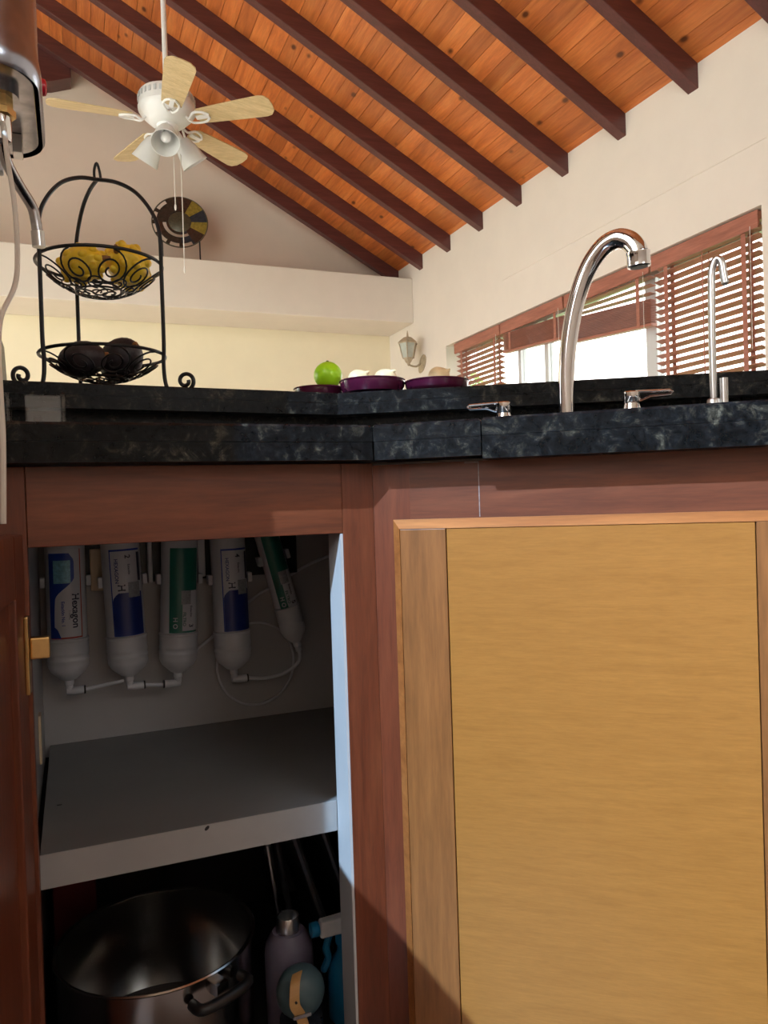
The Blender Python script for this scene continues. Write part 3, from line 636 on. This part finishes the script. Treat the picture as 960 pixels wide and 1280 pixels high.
# ================================================================== TAPS ON THE COUNTER
def at_r(s, n, z=.9005): p = K + RD * s + RN * n; return Vector((p.x, p.y, z))
fp = at_r(.2035, .36); fo = thing('kitchen_faucet', 'tall chrome gooseneck spout over the sink', 'faucet', tuple(fp))
dirv = (RD * .80 - RN * .35).normalized()
MB().lathe([(.019, 0), (.019, .004), (.0145, .008), (.0125, .02), (.012, .032)], 24).build('base', 'chrome', fo, True, world=False)
g = [(0, .03), (.002, .10), (.010, .160), (.024, .212), (.043, .252), (.066, .277), (.088, .284), (.106, .277), (.116, .265), (.119, .256)]
gp = smooth_path([dirv * a + UP * b for a, b in g], 6)
MB().tube(gp, [.0118 + .0028 * min(1, i / 40) for i in range(len(gp))], 20).build('spout', 'chrome', fo, True, world=False)
tip = dirv * .119 + UP * .256
MB().lathe([(.013, -.020), (.0165, -.019), (.0165, -.004), (.0172, -.003), (.0172, .001), (.015, .002)], 24, tip, (-.06, 0, 1)).build('aerator', 'chrome', fo, True, world=False)
MB().lathe([(.0005, 0), (.0125, 0)], 20, tip + Vector((.00122, 0, -.0204)), (-.06, 0, 1)).build('outlet', 'black', fo, world=False)
def lever(label, s, n, dr):
    p = at_r(s, n); t = thing('faucet_handle', label, 'faucet handle', tuple(p), (0, 0, 0), 'lever handles of the faucet')
    ll = .057
    MB().lathe([(.020, 0), (.020, .010), (.018, .022), (.0135, .036), (.0110, .044), (.0125, .046), (.0125, .060), (.010, .062)], 22).build('base', 'chrome', t, True, world=False)
    d_ = Vector(dr).normalized(); sd = UP.cross(d_)
    lp_ = [d_ * a + UP * b for a, b in ((.004, .0605), (ll - .004, .0595), (ll, .0565), (ll - .003, .0535), (.026, .0525), (.014, .0475), (.006, .0465))]
    lv = MB()
    for o_ in (-.0045, 0, .0045): lv.tube([p_ + sd * o_ for p_ in lp_], .0021, 8)
    lv.build('lever', 'chrome', t, True, world=False)
    return t
lever('chrome lever handle pointing left, between the plates and spout', .1075, .36, -RD)
lever('chrome lever handle pointing right, between the spout and slim tap', .2990, .34, RD)
tp = at_r(.410, .33); tt = thing('filter_tap', 'slim brushed drinking water tap with hooked spout', 'faucet', tuple(tp))
MB().lathe([(.0145, 0), (.0145, .003), (.010, .006), (.0095, .040), (.008, .042)], 20).build('base', 'brushed', tt, True, world=False)
td = (RD * .85 - RN * .3).normalized()
tg = [(0, .04), (.0, .12), (.001, .195), (.002, .222), (.006, .236), (.011, .239), (.0155, .232), (.0175, .217), (.0195, .203)]
MB().tube(smooth_path([td * a + UP * b for a, b in tg], 6), .0052, 14).build('spout', 'brushed', tt, True, world=False)
MB().lathe([(.0036, 0), (.0036, .0015)], 12, td * .0196 + UP * .2022, td * .1 - UP).build('outlet', 'black', tt, world=False)
hp_ = td * .014
MB().tube([hp_ + UP * .012, hp_ + UP * .070], .0058, 14).tube([UP * .018, hp_ + UP * .018], .005, 10).build('handle', 'brushed', tt, True, world=False)
# stainless sink set into the slab
sk = thing('sink', 'stainless steel sink basin set into the granite under the tall spout', 'sink', tuple(at_r(.415, .19, .9005)))
def loop(d, z): return [(*kp(a, n), z) for a, n in ((h0 + d, hn0 + d), (h1 - d, hn0 + d), (h1 - d, hn1 - d), (h0 + d, hn1 - d))]
vs = loop(-.012, .9008) + loop(-.012, .9020) + loop(.002, .9020) + loop(.006, .895) + loop(.012, .765) + loop(.03, .752) + loop(.0005, .8805) + loop(.008, .760)
fs = []
for a in range(5):
    for i in range(4): fs.append((a * 4 + i, a * 4 + (i + 1) % 4, a * 4 + 4 + (i + 1) % 4, a * 4 + 4 + i))
fs.append((20, 21, 22, 23))
MB().add(vs[:24], fs).build('basin', 'brushed', sk)
dc = K + RD * .415 + RN * .19
MB().lathe([(.030, .7525), (.032, .754), (.026, .7545), (.024, .753), (.0005, .7528)], 24, (dc.x, dc.y, 0)).build('drain', 'chrome', sk, True)
# clear plastic tubs at the wall end of the counter
def tub(label, x, y, wx, wy, hh):
    t = thing('plastic_tub', label, 'container', (x, y, .9005), group='clear tubs at the wall')
    m_ = MB(); a, b, th = wx / 2, wy / 2, .0015
    for (x0, x1, y0, y1) in ((-a, a, -b, -b + th), (-a, a, b - th, b), (-a, -a + th, -b + th, b - th), (a - th, a, -b + th, b - th)): m_.box(x0, x1, y0, y1, 0, hh)
    m_.box(-a, a, -b, b, hh, hh + th); m_.build('body', 'clear', t, world=False)
    MB().box(a, a + .006, -b * .8, b * .8, .0, hh + .006).build('grip', 'clear', t, bevel=.002, world=False)
    MB().lathe([(.006, .001), (.0055, hh * .6), (.004, hh * .62)], 12, (-a * .35, 0, 0)).build('inner_post', 'clear', t, True, world=False)
    return t
tub('clear plastic tub nearest the basket on the counter', -.030, 1.10, .042, .05, .060)
tub('clear plastic tub tight against the side wall', -.0925, 1.11, .034, .05, .060)

# ================================================================== WALL HEATER
ht = thing('water_heater', 'scratched chrome water heater mounted on the side wall', 'water heater', (-.115, 1.075, 1.315))
def stad(x0, x1, y0, y1, r, n=6):
    P_ = [(x0, y0)]
    for cx_, cy_, a0 in ((x1 - r, y0 + r, -90), (x1 - r, y1 - r, 0)):
        for i in range(n + 1): a = R(a0 + 90 * i / n); P_.append((cx_ + r * math.cos(a), cy_ + r * math.sin(a)))
    return P_ + [(x0, y1)]
prof = stad(.0005, .098, -.130, .130, .055, 8); m_ = MB()
zs = [(0, .97), (.006, 1.0), (.02, 1.005), (.05, .96), (.12, .95), (.40, .95)]
vs = []; fs = []; n_ = len(prof)
for z_, k_ in zs: vs += [(max(.0005, x_ * k_), y_ * k_, z_) for x_, y_ in prof]
for j in range(len(zs) - 1):
    for i in range(n_): fs.append((j * n_ + i, j * n_ + (i + 1) % n_, (j + 1) * n_ + (i + 1) % n_, (j + 1) * n_ + i))
fs.append(tuple(range((len(zs) - 1) * n_, len(zs) * n_)))
m_.add(vs, fs).build('shell', 'heater_chrome', ht, True, world=False)
ins = stad(.001, .090, -.122, .122, .050, 8)
MB().prism(ins, .003, .010).build('bottom_plate', 'dullchrome', ht, bevel=.001, world=False)
kb = MB().lathe([(.013, 0), (.013, .002), (.011, .003), (.010, .007), (.007, .0085)], 22, (.0945, .035, .062), (1, 0, 0)).build('knob', 'red', ht, True, world=False)
MB().lathe([(.022, 0), (.022, .003)], 22, (.0920, .035, .055), (1, 0, 0)).build('knob_plate', 'black', kb, world=False)
MB().lathe([(.017, -.030), (.017, -.022), (.014, -.020), (.014, .003)], 6, (.052, -.060, 0)).build('nut', 'brass', ht, world=False)
MB().lathe([(.021, -.007), (.021, .003)], 24, (.052, -.060, 0)).build('washer', 'dullchrome', ht, True, world=False)
MB().lathe([(.011, -.060), (.012, -.056), (.012, -.0305)], 18, (.052, -.060, 0)).build('valve', 'chrome', ht, True, world=False)
MB().lathe([(.0045, -.004), (.004, .003)], 12, (.050, -.100, 0)).build('screw', 'steel', ht, True, world=False)
MB().box(.058, .070, .050, .075, -.022, .0028).build('bracket', 'brushed', ht, bevel=.001, world=False)
MB().box(.028, .046, .050, .068, -.050, -.034).build('plug', 'plastic', ht, bevel=.002, world=False)
spp = smooth_path([(.052, -.058, -.058), (.055, -.035, -.072), (.066, -.01, -.088), (.0795, .012, -.105), (.0835, .017, -.118), (.086, .020, -.140)], 6)
MB().tube(spp, .0068, 16).build('spout', 'dullchrome', ht, True, world=False)
MB().tube([(.0858, .0198, -.136), (.0868, .0207, -.156)], .0082, 16).build('spout_tip', 'brushed', ht, True, world=False)
# power cord of the heater
tag(MB().tube(smooth_path([(-.075, 1.06, 1.30), (-.060, 1.0, 1.27), (-.055, .97, 1.22), (-.0485, .96, 1.16), (-.047, .95, 1.10), (-.050, .93, 1.06), (-.062, .90, 1.02), (-.063, .86, .98), (-.060, .82, .93), (-.0585, .81, .88), (-.0605, .805, .80)], 8), .0028, 8).build('power_cord', 'cord', None, True), 'pale cord dangling from the chrome heater in front of the counter', 'cord')

# ================================================================== FRUIT BASKET ON THE BAR
B0 = Vector((.057, 1.34, 1.0005))
bk = thing('fruit_basket', 'two tier black wire fruit basket with scroll feet on the bar', 'fruit basket', tuple(B0))
RB = .0985
for az in (210, 332, 110):
    u = Vector((math.cos(R(az)), math.sin(R(az)), 0)); v_ = Vector((-math.sin(R(az)), math.cos(R(az)), 0))
    P_ = [u * (RB + .0055) + UP * .20, u * (RB + .0055) + UP * .08, u * (RB + .004) + UP * .05, u * (RB + .006) + UP * .018, u * (RB + .014) + UP * .0035]
    sc_ = []
    for i in range(15):
        a = R(-90 + i * 33); rr = .0155 - i * .00075; sc_.append(u * (RB + .040 + math.cos(a) * rr) + UP * (.0185 + math.sin(a) * rr))
    low = smooth_path(P_ + sc_, 4)
    up = smooth_path([u * (RB + .0055) + UP * .20, u * (RB + .0045) + UP * .262, u * (RB * .92) + UP * .298, u * (RB * .66) + UP * .331, u * (RB * .33) + UP * .350, UP * .357], 6)
    MB().tube(low, .0033, 8).build('leg', 'iron', bk, True, world=False)
    MB().tube(up, .0033, 8).build('hoop', 'iron', bk, True, world=False)
MB().tube(smooth_path([(-.004, 0, .355), (-.004, 0, .372), (0, 0, .384), (.004, 0, .372), (.006, 0, .355)], 5), .0022, 8).build('finial', 'iron', bk, True, world=False)
def bowl(zrim, dep, rimr, par):
    rim = MB().tube([(rimr * math.cos(R(a)), rimr * math.sin(R(a)), zrim) for a in range(0, 360, 8)], .0028, 8, closed=True).build('bowl_rim', 'iron', par, True, world=False)
    Rs = (rimr ** 2 + dep ** 2) / (2 * dep)
    def on(r, a): return Vector((r * math.cos(a), r * math.sin(a), zrim - dep + Rs - math.sqrt(max(Rs * Rs - r * r, 0))))
    MB().tube([on(rimr * .40, R(a)) for a in range(0, 360, 15)], .0016, 6, closed=True).build('bowl_ring', 'iron', rim, True, world=False)
    n_ = 9
    def spiral(rc, ac, rad, turn, hand, start):
        pts = []
        for i in range(int(turn * 20) + 1):
            t = i / 20; k_ = 1 - .80 * t / turn; th = start + hand * t * 2 * math.pi
            x_ = rc * math.cos(ac) + rad * k_ * math.cos(th + ac); y_ = rc * math.sin(ac) + rad * k_ * math.sin(th + ac)
            r_ = min(math.hypot(x_, y_), rimr); pts.append(on(r_, math.atan2(y_, x_)))
        return pts
    for i in range(n_):
        a = 2 * math.pi * i / n_
        m2 = MB().tube(spiral(rimr * .72, a, rimr * .265, 1.9, 1 if i % 2 else -1, 0), .0015, 6)
        m2.build('scroll', 'iron', rim, True, world=False)
        MB().tube(spiral(rimr * .50, a + math.pi / n_, rimr * .15, 1.6, -1 if i % 2 else 1, math.pi), .0013, 6).build('scroll', 'iron', rim, True, world=False)
    for i in range(6):
        a = 2 * math.pi * i / 6 + .3
        MB().tube(spiral(rimr * .22, a, rimr * .17, 1.4, 1, 0), .0013, 6).build('scroll', 'iron', rim, True, world=False)
bowl(.216, .052, RB, bk); bowl(.066, .044, RB, bk)
def rotm(o, rx, ry, rz_): o.rotation_euler = (rx, ry, rz_); return o
def dragonfruit(label, loc, rot, s=1.0):
    t = thing('yellow_dragon_fruit', label, 'fruit', loc, rot, 'yellow fruits in the upper basket bowl')
    def fn(th, ph):
        k_ = math.cos(ph); return 1 + .10 * max(0, math.sin(th * 7 + ph * 5)) * max(0, math.cos(ph * 9 + th * 2)) * k_ + .08 * abs(math.sin(th * 3.5)) * k_
    MB().ball((0, 0, 0), .032 * s, .032 * s, .043 * s, 42, 28, fn).build('body', 'dragon', t, True, world=False)
    for i in range(26):
        a = i * 2.4; ph = -1.1 + 2.2 * i / 25; c = Vector((math.cos(ph) * math.cos(a) * .0325 * s, math.cos(ph) * math.sin(a) * .0325 * s, math.sin(ph) * .0435 * s))
        MB().ball(c, .0075 * s, .0075 * s, .0085 * s, 10, 6).build('nub', 'dragon', t, True, world=False)
    MB().tube([(0, 0, .042 * s), (.002, 0, .050 * s), (.004, .001, .056 * s)], [.006 * s, .005 * s, .002 * s], 8).build('tip', 'dragon_tip', t, True, world=False)
    return t
dragonfruit('yellow knobbly fruit lying low on the left of the upper basket bowl', (B0.x - .028, B0.y - .020, 1.2095), (R(78), R(10), R(60)), .84)
dragonfruit('larger yellow knobbly fruit rising above the rim of the upper basket bowl', (B0.x + .046, B0.y + .018, 1.2235), (R(70), R(-15), R(-25)), .98)
def avocado(label, loc, rot, s):
    t = thing('avocado', label, 'fruit', loc, rot, 'dark avocados in the lower basket bowl')
    MB().ball((0, 0, 0), .034 * s, .034 * s, .048 * s, 28, 20, lambda th, ph: 1 - .16 * max(0, math.sin(ph)) + .012 * math.sin(th * 9 + ph * 11)).build('body', 'avocado', t, True, world=False)
    MB().tube([(0, 0, .040 * s), (0, 0, .046 * s)], [.0045, .0035], 8).build('stem', 'dragon_tip', t, True, world=False); return t
avocado('dark avocado lying on the left of the lower basket bowl', (B0.x - .030, B0.y - .020, 1.0570), (R(80), R(0), R(70)), .86)
avocado('bigger dark avocado heaped on the right of the lower basket bowl', (B0.x + .030, B0.y + .016, 1.0665), (R(62), R(20), R(20)), 1.0)

# ================================================================== DISHES ON THE BAR
def dish(label, x, y, r, hh):
    t = thing('plum_dish', label, 'dish', (x, y, 1.0005), group='plum glazed dishes on the bar')
    MB().lathe([(.0005, .001), (r * .62, 0), (r * .70, .0), (r * .90, hh * .20), (r * .965, hh * .50), (r * .99, hh * .88), (r, hh), (r * .975, hh * 1.0), (r * .94, hh * .6), (r * .84, hh * .34), (r * .6, .005), (.0005, .005)], 44).build('bowl', 'purple', t, True, world=False)
    MB().tube([(r * .99 * math.cos(R(a)), r * .99 * math.sin(R(a)), hh) for a in range(0, 360, 9)], .0016, 6, closed=True).build('rim', 'purple', t, True, world=False)
    return t
D1, D2, D3 = (.430, 1.345, .047, .0225), (.503, 1.262, .0585, .0255), (.607, 1.215, .0570, .0205)
dish('small low plum dish under the lime, left of three', *D1)
dish('plum dish holding two onions, middle of three', *D2)
dish('plum dish holding a single onion, right of three near the window', *D3)
lm = thing('lime', 'bright green lime in the left plum dish', 'fruit', (.4455, 1.338, 1.0475))
MB().ball((0, 0, 0), .0262, .0262, .0250, 28, 18, lambda th, ph: 1 + .02 * max(0, math.sin(ph)) ** 8).build('body', 'lime', lm, True, world=False)
MB().lathe([(.003, 0), (.0022, .0022)], 8, (0, 0, .0252)).build('stem_end', 'olive', lm, True, world=False)
def onion(label, x, y, z, r, rot):
    t = thing('onion', label, 'vegetable', (x, y, z), rot, 'yellow onions in the dishes')
    MB().ball((0, 0, 0), r, r, r * .86, 26, 18, lambda th, ph: 1 + .16 * max(0, math.sin(ph)) ** 10 + .006 * math.sin(14 * th)).build('bulb', 'onion', t, True, world=False)
    MB().tube([(0, 0, r * .92), (.001, 0, r * 1.08), (.003, 0, r * 1.18)], [.0045, .003, .0015], 8).build('neck', 'onion', t, True, world=False); return t
onion('pale onion beside the lime in the middle plum dish', .481, 1.270, 1.0275, .0215, (R(55), 0, R(30)))
onion('golden onion on the right of the middle plum dish', .529, 1.262, 1.0285, .0225, (R(40), R(30), 0))
onion('single onion in the right plum dish', .612, 1.215, 1.0275, .0215, (R(50), R(-20), R(80)))

# ================================================================== CEILING FAN
FX, FYY, FZ = .480, 3.7175, 2.680
fan = thing('ceiling_fan', 'white ceiling fan with five pale wooden blades and three lamp shades', 'ceiling fan', (FX, FYY, FZ))
topz = roof_z(FX, FYY) - FZ
MB().tube([(0, 0, .10), (0, 0, topz - .04)], .0125, 16).build('rod', 'fanwhite', fan, True, world=False)
MB().lathe([(.02, topz - .10), (.06, topz - .05), (.07, topz - .0)], 28).build('canopy', 'fanwhite', fan, True, world=False)
mot = MB().lathe([(.05, -.05), (.075, -.046), (.098, -.026), (.120, -.004), (.131, .012), (.133, .026), (.128, .030), (.128, .085), (.120, .097), (.05, .106), (.02, .125)], 40).build('motor_housing', 'fanwhite', fan, True, world=False)
for i in range(30):
    a = 2 * math.pi * i / 30; u = Vector((math.cos(a), math.sin(a), 0)); v_ = Vector((-math.sin(a), math.cos(a), 0))
    MB().frame_box(u * .1295 + UP * .066, u, v_, UP, 0, .003, -.006, .006, -.012, .012).build('vent', 'alu', mot, world=False)
MB().lathe([(.028, -.105), (.046, -.095), (.05, -.07), (.05, -.045)], 28).build('switch_housing', 'fanwhite', fan, True, world=False)
MB().ball((0, 0, -.112), .018, .018, .012, 16, 10).build('bottom_cap', 'fanwhite', fan, True, world=False)
for i in range(5):
    az = R(59 + 72 * i - 22.29 + (17 if i == 3 else 0)); u = Vector((math.cos(az), math.sin(az), 0)); v0_ = Vector((-math.sin(az), math.cos(az), 0))
    tl = R(-12); v_ = v0_ * math.cos(tl) + UP * math.sin(tl); nn = u.cross(v_)
    o_ = UP * -.030
    outl = [(.165, -.046), (.30, -.056), (.48, -.066), (.505, -.060), (.524, -.036), (.528, 0), (.524, .036), (.505, .060), (.48, .066), (.30, .056), (.165, .046), (.150, .02), (.150, -.02)]
    bl_ = MB().extrude([o_ + u * a + v_ * b for a, b in outl], nn * .006).build('blade', 'blade_wood', fan, world=False, bevel=.001)
    ir_ = MB()
    for s_ in (-1, 1):
        ir_.tube(smooth_path([u * .09 + UP * -.012, u * .118 + v_ * (.012 * s_) + UP * -.040, u * .15 + v_ * (.034 * s_) + o_ - nn * .004, u * .19 + v_ * (.030 * s_) + o_ - nn * .005, u * .215 + v_ * (.008 * s_) + o_ - nn * .005], 5), .0055, 8)
    ir_.frame_box(o_, u, v_, nn, .150, .215, -.010, .010, -.008, -.0005); ir_.build('blade_iron', 'fanwhite', bl_, True, world=False)
for i in range(3):
    az = R(-80 + 120 * i - 22.29); u = Vector((math.cos(az), math.sin(az), 0)); ax = (u * .58 - UP * .80).normalized()
    arm0 = UP * -.062 + u * .04; c = arm0 + ax * .045
    am = MB().tube([arm0, c], [.012, .017], 14).build('lamp_arm', 'fanwhite', fan, True, world=False)
    MB().lathe([(.028, 0), (.038, .014), (.050, .050), (.058, .090), (.066, .120), (.063, .120), (.055, .088), (.046, .050), (.034, .014), (.024, .004)], 28, c, ax).build('lamp_shade', 'frost', am, True, world=False)
    MB().lathe([(.012, 0), (.014, .03), (.024, .06), (.024, .075), (.014, .090), (.0005, .094)], 18, c, ax).build('bulb', 'fanwhite', am, True, world=False)
for dx, dy, L_ in ((.02, -.03, .34), (.058, .01, .62)):
    ch = MB().tube([(dx, dy, -.09), (dx, dy, -.09 - L_)], .0022, 6).build('pull_chain', 'cord', fan, True, world=False)
    MB().ball((dx, dy, -.09 - L_ - .012), .005, .005, .016, 10, 8).build('pull_knob', 'cord', ch, True, world=False)

# ================================================================== GLASS DISC ON THE LEDGE
DC = Vector((.758, 5.40, 2.802)); dk = thing('decorative_disc', 'round brown and amber glass disc on a black stand on the ledge', 'ornament', (DC.x, DC.y, 2.4785))
dx_ = Vector((math.cos(R(-14)), math.sin(R(-14)), 0)); dzv = Vector((0, .18, 1)).normalized(); dnv = dx_.cross(dzv); c0 = Vector((0, 0, DC.z - 2.4785))
def dpt(r, a): return c0 + dx_ * (r * math.cos(a)) + dzv * (r * math.sin(a))
RD_ = .187
def sector(r0, r1, a0, a1, th, n=6):
    out = [dpt(r1, R(a0 + (a1 - a0) * i / n)) for i in range(n + 1)] + [dpt(r0, R(a1 - (a1 - a0) * i / n)) for i in range(n + 1)]
    return MB().extrude([p - dnv * th / 2 for p in out], dnv * th)
MB().tube([dpt(RD_, R(a)) for a in range(0, 360, 6)], .0045, 8, closed=True).build('rim', 'bronze', dk, True, world=False)
tint = ['rust', 'amber', 'smoke', 'amber', 'rust', 'smoke', 'umber', 'umber', 'smoke', 'umber', 'rust', 'umber']
for i in range(12):
    a0 = 90 - 30 * i; mt = ['rust', 'amber', 'smoke', 'amber', 'rust', 'smoke', 'umber', 'umber', 'rust', 'umber', 'umber', 'umber'][i]
    outer = RD_ - .003 if i in (0, 1, 2, 3, 4, 11) else RD_ * .84
    sector(.115 if i in (5, 6, 7, 8) else .077, outer, a0 - 30, a0, .008).build('glass_segment', mt, dk, world=False)
    if i in (5, 6, 7, 8): sector(.077, .092, a0 - 30, a0, .008).build('glass_segment', mt, dk, world=False)
    if outer < RD_ * .9: sector(RD_ * .83, RD_ - .002, a0 - 4, a0 + 4, .008, 2).build('spoke', mt, dk, world=False)
MB().lathe([(.0005, -.006), (.070, -.006), (.077, 0), (.070, .006), (.0005, .010)], 32, c0, dnv).build('centre_boss', 'bronze', dk, True, world=False)
for s_ in (-1, 1):
    p = dpt(RD_, R(-90 + s_ * 42)); MB().tube([p, Vector((p.x, p.y - .01, .004)), Vector((p.x, p.y + .10, .004))], .005, 8).build('stand_leg', 'iron', dk, True, world=False)

# ================================================================== WALL LANTERN
sl = thing('wall_lantern', 'small antique cream wall lantern beside the window', 'lamp', (XW, 5.02, 1.80))
MB().lathe([(.045, 0), (.048, .006), (.030, .014), (.01, .018)], 20, (-.0005, 0, .02), (-1, 0, 0), 1, 1.6).build('wall_plate', 'antique', sl, True, world=False)
MB().tube(smooth_path([(-.012, 0, .03), (-.05, 0, .0), (-.10, 0, .005), (-.115, 0, .03)], 6), .007, 10).build('bracket', 'antique', sl, True, world=False)
MB().lathe([(.004, -.03), (.012, -.012), (.024, .0), (.040, .028)], 6, (-.115, 0, .03)).build('base', 'antique', sl, world=False)
MB().lathe([(.042, .028), (.066, .128)], 6, (-.115, 0, .03)).build('glass_shade', 'lantern_glass', sl, world=False)
for i in range(6):
    a = 2 * math.pi * i / 6; MB().tube([(-.115 + .043 * math.cos(a), .043 * math.sin(a), .056), (-.115 + .068 * math.cos(a), .068 * math.sin(a), .160)], .004, 6).build('glazing_bar', 'antique', sl, world=False)
MB().lathe([(.076, .128), (.078, .134), (.060, .152), (.030, .175), (.010, .182), (.006, .205), (.002, .225)], 6, (-.115, 0, .03)).build('roof', 'antique', sl, world=False)

# ================================================================== BLINDS
XB = XW + .045
def blind(label, y0, y1, lowered, lift=None):
    t = thing('wooden_blind', label, 'blind', (XB, y0, 1.0), group='wooden blinds in the window')
    MB().box(XB - .030, XB - .018, y0 + .002, y1 - .002, 1.802, 1.868).build('valance', 'blind_wood', t, bevel=.002)
    MB().box(XB - .017, XB + .017, y0 + .004, y1 - .004, 1.835, 1.8675).build('head_rail', 'blind_wood', t)
    def slat(z0_, z1_, tl):
        c, s_ = math.cos(tl) * .0175, math.sin(tl) * .0175
        m2 = MB().hexa([(XB - c, y0 + .008, z0_ + s_ - .0012), (XB + c, y0 + .008, z0_ - s_ - .0012), (XB + c, y1 - .008, z1_ - s_ - .0012), (XB - c, y1 - .008, z1_ + s_ - .0012),
                        (XB - c, y0 + .008, z0_ + s_ + .0012), (XB + c, y0 + .008, z0_ - s_ + .0012), (XB + c, y1 - .008, z1_ - s_ + .0012), (XB - c, y1 - .008, z1_ + s_ + .0012)])
        m2.build('slat', 'blind_wood', t)
    n = 24
    if lowered:
        for i in range(n): slat(1.812 - .0325 * i, 1.812 - .0325 * i, R(17))
        zb = 1.812 - .0325 * n
        MB().box(XB - .018, XB + .018, y0 + .008, y1 - .008, zb - .008, zb + .008).build('bottom_rail', 'blind_wood', t, bevel=.002)
        for f_ in (.14, .5, .86):
            y = y0 + (y1 - y0) * f_; w_ = .011 if f_ != .5 else .003
            for sx_ in (-1, 1): MB().box(XB + sx_ * .0185 - .0005, XB + sx_ * .0185 + .0005, y - w_, y + w_, zb, 1.835).build('ladder_tape', 'blind_wood', t)
    else:
        (a0, a1), (b0, b1) = lift     # near end (low, high), far end (low, high)
        k = 18
        for i in range(k):
            f_ = (i + .5) / k; slat(a0 + .016 + (a1 - a0 - .016) * f_, b0 + .016 + (b1 - b0 - .016) * f_, R(2))
        for j in range(3):
            gz0, gz1 = 1.812 - a1, 1.812 - b1
            if min(gz0, gz1) > .02: slat(a1 + gz0 * (j + .7) / 3.3, b1 + gz1 * (j + .7) / 3.3, R(6))
        MB().hexa([(XB - .018, y0 + .008, a0), (XB + .018, y0 + .008, a0), (XB + .018, y1 - .008, b0), (XB - .018, y1 - .008, b0),
                   (XB - .018, y0 + .008, a0 + .015), (XB + .018, y0 + .008, a0 + .015), (XB + .018, y1 - .008, b0 + .015), (XB - .018, y1 - .008, b0 + .015)]).build('bottom_rail', 'blind_wood', t, bevel=.002)
        for f_ in (.14, .86):
            y = y0 + (y1 - y0) * f_; za = a0 + (b0 - a0) * f_
            MB().box(XB - .0195, XB - .0185, y - .011, y + .011, za, 1.835).build('ladder_tape', 'blind_wood', t)
    MB().tube([(XB - .033, y0 + .035, 1.815), (XB - .033, y0 + .037, 1.35)], .0013, 6).build('pull_cord', 'cord', t, True)
    return t
blind('lowered wooden blind at the end nearest the lantern', 3.975, 4.56, True)
blind('raised wooden blind bundled up, second from the lantern', 3.335, 3.965, False, ((1.65, 1.772), (1.69, 1.805)))
blind('raised wooden blind hanging lower with loose slats, third from the lantern', 2.690, 3.325, False, ((1.567, 1.690), (1.615, 1.742)))
blind('lowered wooden blind behind the slim water tap', 2.105, 2.680, True)

# ================================================================== OUTSIDE THE WINDOW
tr = thing('garden_tree', 'sunlit green tree glimpsed through the far blind', 'tree', (6.0, 11.2, -.13))
MB().tube(smooth_path([(0, 0, 0), (.05, .02, .8), (-.05, .05, 1.7), (.05, 0, 2.4)], 5), [.14] * 6 + [.11] * 5 + [.08] * 5, 10).build('trunk', 'bark', tr, True, world=False)
m_ = MB(); rnd = random.Random(3)
for i in range(2600):
    a, b = rnd.uniform(0, 6.283), rnd.uniform(-1, 1); r_ = rnd.uniform(.5, 1.0) ** .5; s_ = math.sqrt(1 - b * b)
    c = Vector((.85 * r_ * s_ * math.cos(a), .85 * r_ * s_ * math.sin(a), 2.0 + 1.1 * r_ * b))
    u = Vector((rnd.uniform(-1, 1), rnd.uniform(-1, 1), rnd.uniform(-1, 1))).normalized(); v_ = u.orthogonal().normalized()
    m_.add([c - u * .09, c + v_ * .035, c + u * .09, c - v_ * .035], [(0, 1, 2, 3)])
fo_ = m_.build('foliage', 'leaf', tr, world=False); fo_['kind'] = 'stuff'
